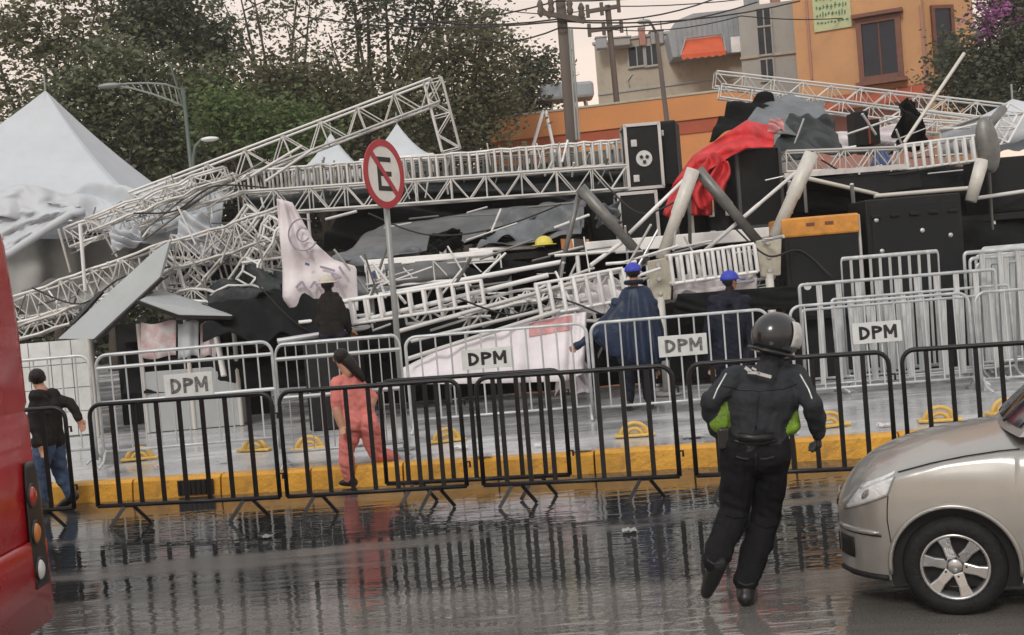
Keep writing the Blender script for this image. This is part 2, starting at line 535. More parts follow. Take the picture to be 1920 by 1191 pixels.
def wetmat(name, dry, wet, r_dry, r_wet, scale, lo, hi, stretch=(0.35, 1.0, 1), bump=0.15, ripple=0.02, sky_band=None):
    m = bpy.data.materials.new(name)
    m.use_nodes = True
    n, l = m.node_tree.nodes, m.node_tree.links
    b = n['Principled BSDF']
    t = n.new('ShaderNodeTexCoord')
    mp = n.new('ShaderNodeMapping')
    mp.inputs['Scale'].default_value = stretch
    mp.inputs['Rotation'].default_value = (0, 0, R(8))
    l.new(t.outputs['Object'], mp.inputs[0])
    a = n.new('ShaderNodeTexNoise')
    a.inputs['Scale'].default_value = scale
    a.inputs['Detail'].default_value = 7
    a.inputs['Roughness'].default_value = 0.6
    l.new(mp.outputs[0], a.inputs['Vector'])
    k = n.new('ShaderNodeMapRange')
    k.inputs[1].default_value = lo
    k.inputs[2].default_value = hi
    l.new(a.outputs['Fac'], k.inputs[0])
    g = n.new('ShaderNodeTexNoise')
    g.inputs['Scale'].default_value = 90
    g.inputs['Detail'].default_value = 3
    l.new(t.outputs['Object'], g.inputs['Vector'])
    g2 = n.new('ShaderNodeTexNoise')
    g2.inputs['Scale'].default_value = 0.9
    g2.inputs['Detail'].default_value = 8
    l.new(t.outputs['Object'], g2.inputs['Vector'])
    c = n.new('ShaderNodeMix')
    c.data_type = 'RGBA'
    c.inputs[6].default_value = (*dry, 1)
    c.inputs[7].default_value = (*wet, 1)
    l.new(k.outputs[0], c.inputs['Factor'])
    colour = c.outputs[2]
    if sky_band:            # sky reflection painted in as a paler tone past a wandering edge
        ang, edge, sky_col = sky_band
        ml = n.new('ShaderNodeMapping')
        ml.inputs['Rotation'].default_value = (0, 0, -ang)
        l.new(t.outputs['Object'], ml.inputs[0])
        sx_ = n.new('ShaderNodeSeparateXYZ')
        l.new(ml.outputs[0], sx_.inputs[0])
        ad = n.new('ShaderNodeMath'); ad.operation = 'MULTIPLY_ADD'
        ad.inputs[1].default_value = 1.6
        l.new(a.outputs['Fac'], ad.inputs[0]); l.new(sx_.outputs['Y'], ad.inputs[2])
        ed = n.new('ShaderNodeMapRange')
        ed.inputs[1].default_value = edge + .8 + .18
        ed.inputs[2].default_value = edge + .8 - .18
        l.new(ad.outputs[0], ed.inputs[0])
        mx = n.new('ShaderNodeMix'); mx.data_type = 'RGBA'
        l.new(ed.outputs[0], mx.inputs['Factor']); l.new(colour, mx.inputs[6]); mx.inputs[7].default_value = (*sky_col, 1)
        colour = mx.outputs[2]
    sp = n.new('ShaderNodeMapRange')
    sp.inputs[1].default_value = 0.3
    sp.inputs[2].default_value = 0.7
    sp.inputs[3].default_value = 0.7
    sp.inputs[4].default_value = 1.35
    l.new(g.outputs['Fac'], sp.inputs[0])
    sp2 = n.new('ShaderNodeMapRange')
    sp2.inputs[1].default_value = 0.3
    sp2.inputs[2].default_value = 0.7
    sp2.inputs[3].default_value = 0.75
    sp2.inputs[4].default_value = 1.25
    l.new(g2.outputs['Fac'], sp2.inputs[0])
    pm = n.new('ShaderNodeMath')
    pm.operation = 'MULTIPLY'
    l.new(sp.outputs[0], pm.inputs[0])
    l.new(sp2.outputs[0], pm.inputs[1])
    sc = n.new('ShaderNodeVectorMath')
    sc.operation = 'SCALE'
    l.new(colour, sc.inputs[0])
    l.new(pm.outputs[0], sc.inputs['Scale'])
    l.new(sc.outputs[0], b.inputs['Base Color'])
    r = n.new('ShaderNodeMapRange')
    r.inputs[3].default_value = r_dry
    r.inputs[4].default_value = r_wet
    l.new(k.outputs[0], r.inputs[0])
    l.new(r.outputs[0], b.inputs['Roughness'])
    # stones of the asphalt stand out of the film of water only where it is thin
    inv = n.new('ShaderNodeMath')
    inv.operation = 'MULTIPLY_ADD'
    inv.inputs[1].default_value = -bump
    inv.inputs[2].default_value = bump
    l.new(k.outputs[0], inv.inputs[0])
    bp = n.new('ShaderNodeBump')
    bp.inputs['Distance'].default_value = 0.01
    l.new(inv.outputs[0], bp.inputs['Strength'])
    l.new(g.outputs['Fac'], bp.inputs['Height'])
    rp = n.new('ShaderNodeTexNoise')
    rp.inputs['Scale'].default_value = 3.2
    rp.inputs['Detail'].default_value = 3
    mp2 = n.new('ShaderNodeMapping')
    mp2.inputs['Scale'].default_value = (0.5, 2.2, 1)
    l.new(t.outputs['Object'], mp2.inputs[0])
    l.new(mp2.outputs[0], rp.inputs['Vector'])
    b2 = n.new('ShaderNodeBump')
    b2.inputs['Strength'].default_value = 1.0
    b2.inputs['Distance'].default_value = ripple
    l.new(rp.outputs['Fac'], b2.inputs['Height'])
    l.new(bp.outputs[0], b2.inputs['Normal'])
    l.new(b2.outputs[0], b.inputs['Normal'])
    b.inputs['Specular IOR Level'].default_value = 0.7
    MATS[name] = m


wetmat('wet_paving', (0.52, 0.52, 0.52), (0.36, 0.36, 0.365), 0.36, 0.05, 0.9, 0.4, 0.62, ripple=0.006)
mat('earth', (0.12, 0.11, 0.09), 0.9)

KZ = 0.22
K0, K1 = gnd(250, 938), gnd(1500, 866)
kd = (K1 - K0).normalized()
kn = V((-kd.y, kd.x, 0))
if kn.y < 0: kn = -kn


def kpt(s, off=0.0, z=0.0):
    p = K0 + kd * s + kn * off
    return V((p.x, p.y, z))


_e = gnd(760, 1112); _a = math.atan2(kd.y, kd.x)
wetmat('wet_asphalt', (0.1, 0.096, 0.091), (0.026, 0.026, 0.026), 0.2, 0.025, 0.8, 0.36, 0.46, stretch=(0.22, 1.0, 1), ripple=0.006, sky_band=(_a, -_e.x * math.sin(_a) + _e.y * math.cos(_a), (0.12, 0.112, 0.102)))
b = MB(); b.add([(-900, -300, -0.06), (900, -300, -0.06), (900, 1500, -0.06), (-900, 1500, -0.06)], [(0, 1, 2, 3)])
tag(b.build('ground', 'earth'), kind='structure')
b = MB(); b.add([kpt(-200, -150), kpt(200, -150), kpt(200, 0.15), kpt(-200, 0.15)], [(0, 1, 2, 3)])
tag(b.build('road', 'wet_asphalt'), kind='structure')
b = MB(); b.add([kpt(-200, 0.17, KZ - .012), kpt(200, 0.17, KZ - .012), kpt(200, 140, KZ - .012), kpt(-200, 140, KZ - .012)], [(0, 1, 2, 3)])
tag(b.build('plaza_pavement', 'wet_paving'), kind='structure')
kerb = bpy.data.objects.new('kerb', None); COL.objects.link(kerb); kerb.location = kpt(0)
tag(kerb, kind='structure')
kst = None
ka = math.atan2(kd.y, kd.x)
for i in range(-13, 24):
    if kst is None:
        b = MB()
        prof = [(0, 0, -0.05), (0, 0.03, KZ - 0.03), (0, 0.06, KZ), (0, 0.2, KZ), (0, 0.2, -0.05)]
        b.prism(prof, (0.985, 0, 0))
        kst = b.build('kerb_stone', 'yellow_paint', None, bevel=0.008, local=True)
        o = kst
    else:
        o = kst.copy(); COL.objects.link(o)
    o.parent = kerb
    o.location = kpt(i * 1.0) - kerb.location
    o.location.z = random.uniform(-0.006, 0.004)
    o.rotation_euler = (0, 0, ka + random.uniform(-0.004, 0.004))
for s0, s1 in ((-150, -13), (24, 150)):
    b = MB(); b.prism([kpt(s0, 0, -.05), kpt(s0, .03, KZ - .03), kpt(s0, .06, KZ), kpt(s0, .2, KZ), kpt(s0, .2, -.05)], kd * (s1 - s0))
    b.build('kerb_run', 'yellow_paint', kerb)
# storm drain mouth in the kerb
q = gnd(388, 922)
sq = (q - K0).dot(kd)
t = thing('kerb_drain', 'dark iron storm drain grate set into the yellow kerb', 'drain', kpt(sq, 0, 0))
b = MB()
b.box((0, 0.0, 0.1), (0.4, 0.02, 0.16)); fr = b.build('drain_frame', 'drain', t, local=True)
for k in range(7):
    b = MB(); b.box((-0.17 + k * 0.057, -0.016, 0.1), (0.02, 0.014, 0.15)); b.build('drain_bar', 'black_steel', t, local=True)
t.rotation_euler[2] = ka

# ---------------------------------------------------------------- background buildings
# each wall is built with real openings filled by framed windows


def winset(parent, c, wd, ht, nrm, frame='brown_trim', depth=0.16, fw=0.09, mull=1):
    """window at c (centre on the wall face), facing nrm; frame stands proud of the wall, pane recessed in it"""
    c = V(c)
    nrm = V(nrm).normalized()
    x = V((0, 0, 1)).cross(nrm).normalized()
    z = V((0, 0, 1))
    b = MB()
    for s in (-1, 1):
        b.bar(c + x * s * (wd / 2 + fw / 2) - z * (ht / 2 + fw), c + x * s * (wd / 2 + fw / 2) + z * (ht / 2 + fw), depth, fw, up=nrm.cross(z))
    b.bar(c - x * wd / 2 + z * (ht / 2 + fw / 2), c + x * wd / 2 + z * (ht / 2 + fw / 2), depth, fw)
    b.bar(c - x * wd / 2 - z * (ht / 2 + fw / 2), c + x * wd / 2 - z * (ht / 2 + fw / 2), depth * 1.5, fw)
    wn = b.build('window', frame, parent)
    b = MB(); b.bar(c - x * wd / 2 + nrm * 0.01, c + x * wd / 2 + nrm * 0.01, 0.03, ht)
    b.build('pane', 'glass', wn)
    for k in range(1, mull + 1):
        p = c - x * wd / 2 + x * wd * k / (mull + 1) + nrm * 0.035
        strut('mullion', p - z * ht / 2, p + z * ht / 2, 0.025, frame, wn, True)
    return wn


def block(name, m, parent, p0, p1, depth, z0, z1):
    """box wall mass whose front face runs from p0 to p1"""
    p0, p1 = V(p0), V(p1)
    d = (p1 - p0); d.z = 0
    d.normalize()
    nb = V((-d.y, d.x, 0))
    if nb.y < 0: nb = -nb
    b = MB()
    a = [V((p0.x, p0.y, z0)), V((p1.x, p1.y, z0)), V((p1.x, p1.y, z0)) + nb * depth, V((p0.x, p0.y, z0)) + nb * depth]
    b.prism(a, (0, 0, z1 - z0))
    return b.build(name, m, parent, bevel=0.02), d, -nb


# long low orange building: parapet band and deep red band below it
A0, A1 = at(918, 232, 44), at(1412, 178, 41.5)
oz = 7.98
t = thing('orange_building', 'long low orange building with deep red band behind the wrecked stage', 'building', (A0.x, A0.y, 0))
w_, d_, n_ = block('wall', 'orange_wall', t, A0, A1, 9, 0, oz)
block('parapet', 'orange_wall', t, A0 + n_ * 0.12, A1 + n_ * 0.12, 0.4, oz - 0.72, oz + 0.14)
block('painted_band', 'orange_wall_deep', t, A0 + n_ * 0.05, A1 + n_ * 0.05, 0.3, oz - 1.2, oz - 0.73)
block('coping', 'beige_wall', t, A0 + n_ * 0.16, A1 + n_ * 0.16, 0.5, oz + 0.14, oz + 0.22)
for k in range(4):
    c = A0 + d_ * (2 + k * 2.4); c.z = 4.3
    winset(t, c + n_ * 0.02, 1.3, 1.2, n_)
# water tank and its legs on that roof
q = at(1075, 205, 43)
t = thing('rooftop_tank', 'pale blue grey water tank on tapered legs on the orange roof', 'water tank', (q.x, q.y, oz + .2))
q0 = V((q.x, q.y + 1.6, oz))
b = MB(); b.box(q0 + V((-0.1, 0, 1.0)), (2.0, 1.1, 0.62)); b.build('tank', 'blue_grey', t, bevel=0.12)
for sx in (-0.8, 0.7):
    for sy in (-.4, .4): strut('leg', q0 + V((sx, sy, 0)), q0 + V((sx * .8, sy * .8, 0.72)), 0.04, 'lamp_post', t)
strut('pipe', q0 + V((-1.2, -.3, .9)), q0 + V((-1.7, -.5, 0.1)), 0.05, 'lamp_post', t)
b = MB(); b.lathe([(.02, 0), (.2, 0), (.2, .05), (.02, .06)], 16, q0 + V((-.1, 0, 1.3))); b.build('hatch', 'blue_grey', t)
# A-frame ladder leaning by the wall (pale)
t = thing('folding_ladder', 'pale A shaped ladder standing in front of the orange wall', 'ladder', at(1020, 285, 42))
for a_, c_ in (((1003, 262), (1019, 207)), ((1034, 258), (1023, 207))):
    p, q = at(*a_, 42), at(*c_, 42.0); p.z = p.z - 5.5 * (q.z - p.z) / (q.z - p.z) if False else p.z
    dd = (p - q); p2 = q + dd * ((q.z - 0.25) / (q.z - p.z))
    strut('stile', p2, q, 0.06, 'truss_white', t)
# beige flat-roofed building
B0, B1 = at(1114, 85, 56), at(1480, 40, 53)
bz = B0.z
t = thing('beige_building', 'stained beige flat roofed building left of the ochre house', 'building', (B0.x, B0.y, 0))
w_, d_, n_ = block('wall', 'beige_wall', t, B0, B1, 8, 0, bz)
block('coping', 'grey_wall', t, B0 + n_ * .08 - d_ * .08, B1 + n_ * .08, 8.2, bz, bz + .14)
block('string_course', 'grey_wall', t, B0 + n_ * .06, B1 + n_ * .06, .3, bz - 2.4, bz - 2.28)
for px, wd in ((1195, .75), (1222, .62)):
    c = at(px, 105, 55.2); wn = winset(t, V((c.x, B0.y + (c.x - B0.x) * d_.y / d_.x, c.z)) + n_ * .02, wd, .9, n_, 'grey_wall')
for k in range(4):
    c = B0 + d_ * (1.2 + 2.1 * k); c.z = bz - 6
    winset(t, c + n_ * .02, 1.1, 1.3, n_, 'grey_wall')
b = MB(); p = at(1180, 150, 55.4); p = V((p.x, B0.y + (p.x - B0.x) * d_.y / d_.x, p.z)) + n_ * .06
b.tube([p + V((0, 0, -.3)), p + V((-.05, 0, .0)), p + V((.12, 0, .2)), p + V((.3, 0, .28))], .035); b.build('drain_pipe', 'lamp_post', t)
# roof hut of corrugated sheet with red-orange awning opening
C0, C1 = at(1240, 75, 54.5), at(1400, 55, 54)
t = thing('rooftop_hut', 'blue grey rooftop hut with a red orange awning', 'hut', (C0.x, C0.y, bz))
zt = at(1300, 32, 54.3).z
b = MB()
lo = bz + .1
b.prism([at(x, y, 53.2) for x, y in ((1262, 108), (1405, 97), (1405, 14), (1300, 25), (1268, 38), (1252, 62))], (0.1, 3.5, 0))
b.build('wall', 'blue_grey', t, bevel=.03)
a0, a1, a2, a3 = at(1278, 103, 52.0), at(1360, 95, 52.0), at(1354, 64, 52.9), at(1288, 72, 52.9)
b = MB(); b.prism([a0, a1, a2 + V((0, .3, 0)), a3 + V((0, .3, 0))], (0, .06, .0)); b.build('awning', 'awning', t, bevel=.02)
b = MB(); b.tube([a0 + V((-.04, .05, -.02)), a3 + V((-.04, .05, .03)), a2 + V((.04, .05, .03)), a1 + V((.04, .05, -.02))], .04, 6); b.build('awning_frame', 'grey_wall', t)
b = MB(); b.grid(lambda u, v: a0.lerp(a1, u) + V((0, 0, -.2 * v - .03 * math.sin(u * 38) * v)), 30, 2); b.build('awning_valance', 'awning', t, solid=.02)
p = at(1380, 84, 53.1); b = MB(); b.box(p, (.45, .12, .7)); b.build('shutter', 'truss_white', t, bevel=.02)
for k_ in range(14):
    x_ = 1272 + k_ * 9.6
    strut('wall_rib', at(x_, 104 - k_ * .7, 53.18), at(x_ - 6, 42 - k_ * 1.2 if k_ > 1 else 52, 53.18), .025, 'blue_grey', t)
for i_, (px, py, w_, h_, m_, nm_) in enumerate(((1130, 84, .5, .5, 'blue_grey', 'rooftop_box'), (1165, 80, .9, .35, 'grey_wall', 'rooftop_box'), (1208, 78, .3, .8, 'rose_wall', 'rooftop_chimney'), (1235, 76, .6, .6, 'lamp_post', 'rooftop_box'), (1415, 8, .6, .6, 'blue_grey', 'rooftop_box'), (1460, 5, .4, .9, 'rose_wall', 'rooftop_chimney'))):
    p = at(px, py + 4, 54.5 if px < 1400 else 53)
    r_ = thing(nm_, ['pale box at the left corner of the beige roof', 'flat grey box on the beige roof', 'small chimney on the beige roof', 'grey box beside the rooftop hut', 'pale box on top of the grey tower', 'chimney on top of the grey tower'][i_], 'roof fitting', p)
    b = MB(); b.box(p + V((0, .6, h_ / 2)), (w_, w_, h_)); b.build('case', m_, r_, bevel=.04)
    b = MB(); b.box(p + V((0, .6, h_ + .03)), (w_ * 1.12, w_ * 1.12, .06)); b.build('cover', 'grey_wall', r_)
    strut('pipe', p + V((w_ * .4, .5, 0)), p + V((w_ * .4, .5, h_ + .5)), .025, 'pole_brown', r_)
# grey tower between the two buildings with a dark slot of stacked openings
D0, D1 = at(1396, 190, 51.5), at(1500, 180, 51)
t = thing('grey_tower', 'narrow grey stair tower with dark openings beside the ochre house', 'building', (D0.x, D0.y, 0))
w_, d_, n_ = block('wall', 'grey_wall', t, D0, D1, 6, 0, at(1450, 6, 51.3).z)
for (x0, y0, x1, y1) in ((1420, 16, 1444, 48), (1423, 52, 1447, 102), (1428, 112, 1450, 150)):
    p = at((x0 + x1) / 2, (y0 + y1) / 2, 51.2); p = V((p.x, D0.y + (p.x - D0.x) * d_.y / d_.x, p.z))
    winset(t, p + n_ * .03, (x1 - x0) / 43, (y1 - y0) / 43, n_, 'grey_wall', .14, .07, 1)
block('ledge', 'beige_wall', t, D0 + n_ * .1 - d_ * .05, D1 + n_ * .1, .3, at(1430, 106, 51.4).z - .06, at(1430, 106, 51.4).z + .06)
# ochre house with brown framed window and poster
E0, E1 = at(1496, 150, 47), at(1738, 168, 45)
ez = at(1640, 172, 46).z
t = thing('ochre_house', 'ochre house with a brown framed window above the stage wreck', 'house', (E0.x, E0.y, 0))
w_, d_, n_ = block('wall', 'ochre_wall', t, E0, E1, 9, ez, 20)
block('ground_floor_wall', 'rose_wall', t, E0 - n_ * .25, E1 - n_ * .25, 8.7, 0, ez)
b = MB(); p0 = V((E0.x, E0.y, ez)) + n_ * .02; p1 = V((E1.x, E1.y, ez)) + n_ * .02
b.prism([p0, p0 + n_ * .9 + V((0, 0, -.55)), p0 + n_ * .9 + V((0, 0, -.65)), p0 + V((0, 0, -.12))], p1 - p0); b.build('awning', 'orange_wall_deep', t)
for k in range(1, 9):
    p = p0.lerp(p1, k / 9)
    strut('awning_rib', p + V((0, 0, .03)), p + n_ * .9 + V((0, 0, -.52)), .03, 'rose_wall', t)


def onwall(px, py, Q0, dd, Yg):
    p = at(px, py, Yg)
    for _ in range(6):
        y = Q0.y + (p.x - Q0.x) * dd.y / dd.x
        p = at(px, py, y)
    return p


c = onwall(1650, 92, E0, d_, 46)
winset(t, c + n_ * .04, 1.25, 2.05, n_, 'brown_trim', .3, .2, 1)
b = MB(); b.bar(c - d_ * .95 + V((0, 0, 1.32)) + n_ * .22, c + d_ * .95 + V((0, 0, 1.32)) + n_ * .22, .4, .14); b.build('window_hood', 'brown_trim', t)
b = MB(); b.bar(c - d_ * .95 + V((0, 0, -1.3)) + n_ * .24, c + d_ * .95 + V((0, 0, -1.3)) + n_ * .24, .42, .14); b.build('window_ledge', 'brown_trim', t)
# wing of the same colour running back on the right
F0 = V((E1.x + .02, E1.y + 1.2, 0)); F1 = at(1830, 100, 46.8)
w2, d2, n2 = block('wing_wall', 'ochre_wall', t, F0, V((F1.x, F1.y, 0)), 7, 0, 20)
for px in (1768,):
    c = onwall(px, 72, F0, d2, 46.6); winset(t, c + n2 * .03, 0.7, 2.3, n2, 'brown_trim', .2, .14, 0)
p = onwall(1560, 20, E0, d_, 46.6)
sg = thing('wall_poster', 'yellow green painted notice with green lettering on the ochre house', 'notice', p + n_ * .1)
b = MB(); b.bar(p - d_ * .72 + n_ * .05, p + d_ * .72 + n_ * .05, .06, 1.5); b.build('board', 'poster_green', sg)
for row, zz in enumerate((.5, .17, -.12, -.45)):
    x = -.6
    while x < .55:
        wl = random.uniform(.05, .12); hh = random.uniform(.1, .24) if row < 3 else .08
        q = p + d_ * x + n_ * .09 + V((0, 0, zz + random.uniform(-.03, .03)))
        b = MB(); b.bar(q, q + d_ * wl, .012, .05); b.bar(q + d_ * wl * .3 - V((0, 0, hh / 2)), q + d_ * wl * .5 + V((0, 0, hh / 2)), .012, .045); b.build('painted_stroke', 'ink_green', sg)
        x += wl + .05

for px, pyt, pyb, Q0_, dd_, nn_, tt_, Yg in ((1512, 0, 150, E0, d_, n_, 'ochre_house', 46), (1726, 10, 160, E0, d_, n_, 'ochre_house', 46)):
    a_, c_ = onwall(px, pyt, Q0_, dd_, Yg), onwall(px + 8, pyb, Q0_, dd_, Yg)
    strut('rain_pipe', V((a_.x, a_.y, c_.z)) + nn_ * .08, a_ + nn_ * .08, .05, 'rose_wall', bpy.data.objects[tt_])
# ---------------------------------------------------------------- poles and wires
UP = at(1072, 262, 30)
ut = at(1046, -60, 30)
t = thing('utility_pole', 'tall brown utility pole with crossarm and insulators rising behind the truss', 'utility pole', (UP.x, UP.y, KZ))
lean = (ut - UP).normalized()
ub = UP - lean * ((UP.z - KZ) / lean.z)
b = MB(); b.tube([ub, UP, ut], [.17, .15, .12], 12); b.build('shaft', 'pole_brown', t, True)
ca = at(1050, 36, 30)
b = MB(); b.bar(at(1008, 22, 29.8), at(1096, 40, 29.8), .09, .12); b.build('crossarm', 'pole_brown', t)
strut('crossarm_brace', at(1012, 12, 29.8), at(1032, 34, 29.8), .05, 'pole_brown', t)
strut('crossarm_brace', at(1098, 36, 29.8), at(1060, 30, 29.8), .05, 'pole_brown', t)
for px, py in ((1013, 14), (1033, 10), (1068, 12), (1090, 20)):
    p = at(px, py, 29.8)
    b = MB(); b.lathe([(.02, -.25), (.06, -.2), (.09, -.1), (.06, -.02), (.09, .06), (.05, .16), (.02, .2)], 10, p); b.build('insulator', 'pole_brown', t, True)
for dx in (9, 14):
    strut('conduit', at(1072 + dx, 262, 29.7), at(1058 + dx, 55, 29.7), .03, 'lamp_post', t)
q0, q1 = at(1145, 85, 44), at(1139, 10, 44)
t = thing('distant_utility_pole', 'thin far utility pole with two short crossarms on the beige roof', 'utility pole', (q0.x, q0.y, 0))
strut('shaft', V((q0.x + .2, q0.y, 0)), q1, .11, 'pole_brown', t)
for (xa, ya, xb, yb) in ((1102, 22, 1160, 12), (1105, 58, 1165, 50)):
    strut('crossarm', at(xa, ya, 43.9), at(xb, yb, 43.9), .07, 'pole_brown', t, True)
    for k in (0, .45, 1):
        p = at(xa + (xb - xa) * k, ya + (yb - ya) * k, 43.9)
        strut('insulator', p - V((0, 0, .22)), p + V((0, 0, .25)), .07, 'pole_brown', t)
wires = [((690, 40), (1045, 2), (1500, -60)), ((700, 22), (1046, 36), (1340, -2)), ((860, 70), (1050, 52), (1420, 4)), ((560, 30), (1050, 40), (1500, 2)), ((930, 16), (1140, 12), (1560, -30)), ((1139, 55), (1390, 30), (1700, 18))]
for i, (a_, c_, e_) in enumerate(wires):
    Y = 29.7 if i < 4 else 43.8
    P = [at(*a_, Y + 6), at(*c_, Y), at(*e_, Y + 4)]
    pts = []
    for s in range(2):
        for k in range(9):
            u = k / 8
            p = P[s].lerp(P[s + 1], u); p.z -= .5 * 4 * u * (1 - u) * .5; pts.append(p)
    b = MB(); b.tube(pts, .022, 5); o = b.build('overhead_wire', 'wire', None)
    tag(o, ['uppermost overhead wire left of the tall utility pole', 'overhead wire crossing the sky at the tall pole crossarm', 'lowest overhead wire passing the tall utility pole', 'long overhead wire crossing the tall tree crown', 'overhead wire ending on the upper arm of the far pole', 'overhead wire running from far pole towards ochre house'][i], 'wire', 'overhead wires by the utility poles')
# slim street lamp in front of the beige building
p0, p1 = at(1249, 215, 33), at(1231, 62, 33)
t = thing('street_lamp', 'slim grey street lamp with short arm in front of the beige building', 'street lamp', (p0.x, p0.y, KZ))
ln = (p1 - p0).normalized()
b = MB(); b.tube([p0 - ln * ((p0.z - KZ) / ln.z), p1], [.1, .06], 10); b.build('post', 'pole_brown', t, True)
b = MB(); b.tube([p1 + V((0, 0, -.02)), at(1222, 46, 33), at(1213, 40, 33)], .035); b.build('arm', 'pole_brown', t, True)
b = MB(); b.ell(at(1207, 41, 33), (.2, .12, .07)); b.build('lamp_head', 'lamp_post', t, True)
# arched ladder-arm street lamp on the left
mat('lamp_rail', (0.22, 0.25, 0.23), 0.6, 0, 0.2, 3, dirt=0.3)
p0, p1 = at(360, 330, 34), at(343, 165, 34)
t = thing('arched_street_lamp', 'green grey street lamp with long curved ladder arm above the big tent', 'street lamp', (p0.x, p0.y, KZ))
ln = (p1 - p0).normalized()
b = MB(); b.tube([p0 - ln * ((p0.z - KZ) / ln.z), p1], [.09, .05], 10); b.build('post', 'lamp_green', t, True)
top = [at(x, y, 34) for x, y in ((340, 168), (310, 158), (275, 156), (240, 157), (212, 160))]
bot = [at(x, y, 34) for x, y in ((345, 200), (318, 188), (285, 176), (248, 166), (212, 160))]
for nm, pp in (('upper_rail', top), ('lower_rail', bot)):
    b = MB(); b.tube(pp, .03, 8); b.build(nm, 'lamp_rail', t, True)
for k in range(10):
    u = k / 10 * 4; i = int(u); f = u - i
    strut('rung', top[i].lerp(top[i + 1], f), bot[i].lerp(bot[i + 1], f), .02, 'lamp_rail', t)
b = MB(); b.ell(at(206, 161, 34), (.35, .16, .08)); b.build('lamp_head', 'lamp_post', t, True)
strut('finial', at(345, 205, 34), at(318, 118, 34), .03, 'lamp_green', t)
p0 = at(362, 300, 33)
t = thing('low_street_lamp', 'low curved lamp with white head between tent and leaning truss', 'street lamp', (p0.x, p0.y, KZ))
b = MB(); b.tube([V((p0.x, p0.y, KZ)), p0, at(366, 275, 33), at(378, 262, 33)], .05); b.build('post', 'lamp_green', t, True)
b = MB(); b.ell(at(393, 261, 33), (.26, .14, .07)); b.build('lamp_head', 'truss_white', t, True)

# ---------------------------------------------------------------- trees


def leaves(rng, blobs, n, size, clump=0.35, per=44):
    """leaf-sized quads gathered in clumps through the blobs' volume; returns verts (4n,3)"""
    vol = np.array([b[1][0] * b[1][1] * b[1][2] for b in blobs]) ** 0.8
    vol = vol / vol.sum()
    nc = max(4, n // per)
    idx = rng.choice(len(blobs), nc, p=vol)
    d = rng.normal(size=(nc, 3)); d /= np.linalg.norm(d, axis=1)[:, None]
    rad = rng.uniform(0.2, 1.12, nc) ** 0.6
    C = np.array([blobs[i][0] for i in idx]); A = np.array([blobs[i][1] for i in idx])
    cc = C + d * rad[:, None] * A * (1 + 0.2 * rng.normal(size=(nc, 1)))
    k = np.repeat(np.arange(nc), per)
    N = len(k)
    cs = clump * 1.12 * rng.uniform(.45, 1.5, nc)
    p = cc[k] + rng.normal(size=(N, 3)) * cs[k][:, None] * np.array([1, 1, .7])
    a = rng.normal(size=(N, 3)); a /= np.linalg.norm(a, axis=1)[:, None]
    a[:, 2] *= .6
    t = rng.normal(size=(N, 3)); bb = np.cross(a, t); bb /= (np.linalg.norm(bb, axis=1)[:, None] + 1e-9)
    s = size * rng.uniform(.35, 1.0, N)[:, None] ** 1.3 * 1.35
    v = np.empty((N, 4, 3))
    v[:, 0] = p - a * s; v[:, 1] = p + bb * s * .45; v[:, 2] = p + a * s; v[:, 3] = p - bb * s * .45
    return v.reshape(-1, 3)


def leafobj(name, verts, m, parent):
    n = len(verts)
    o0 = np.array(rootloc(parent))
    me = bpy.data.meshes.new(name)
    me.vertices.add(n); me.vertices.foreach_set('co', (verts - o0).astype(np.float32).ravel())
    me.loops.add(n); me.loops.foreach_set('vertex_index', np.arange(n, dtype=np.int32))
    me.polygons.add(n // 4); me.polygons.foreach_set('loop_start', np.arange(0, n, 4, dtype=np.int32))
    me.polygons.foreach_set('loop_total', np.full(n // 4, 4, dtype=np.int32))
    me.update(); me.validate()
    me.materials.append(MATS[m])
    o = bpy.data.objects.new(name, me); COL.objects.link(o); o.parent = parent
    return o


def tree(label, px, base_py, Y, blobs, n, size, leaf, trunk_r=.22, clump=.4, seed=1, limbs=True, name='broadleaf_tree', group='trees behind the stage', trunk_px=None):
    rng = np.random.default_rng(seed)
    B = [(np.array(at(x, y, Y + dy)), (rx, ry, rz)) for (x, y, dy, rx, ry, rz) in blobs]
    bx = at(trunk_px or px, base_py, Y)
    base = V((bx.x, bx.y, KZ))
    t = thing(name, label, 'tree', base, group)
    leafobj('crown', leaves(rng, B, n, size, clump), leaf, t)
    cen = V(np.mean([b[0] for b in B], axis=0))
    mid = V((base.x * .8 + cen.x * .2, base.y, base.z + (cen.z - base.z) * .6))
    b = MB(); b.tube([base - V((0, 0, .1)), base + V((0, 0, .4)), base.lerp(mid, .5) + V((.1, 0, 0)), mid], [trunk_r * 1.4, trunk_r * 1.05, trunk_r * .85, trunk_r * .7], 10)
    if limbs:
        for c, r in B:
            c = V(c)
            for k in range(2):
                e = c + V((random.uniform(-.7, .7) * r[0], random.uniform(-.7, .7) * r[1], random.uniform(.0, .9) * r[2]))
                s = base.lerp(mid, random.uniform(.7, 1.0))
                m1 = s.lerp(e, .45) + V((random.uniform(-.3, .3), 0, random.uniform(-.1, .5)))
                b.tube([s, m1, e], [trunk_r * .5, trunk_r * .28, .02], 6)
                for j in range(2):
                    q = m1.lerp(e, random.uniform(.1, .9)); b.tube([q, q + V((random.uniform(-1, 1), random.uniform(-.5, .5), random.uniform(.2, 1.1)))], [.04, .012], 5)
    b.build('trunk', 'bark', t, True)
    return t


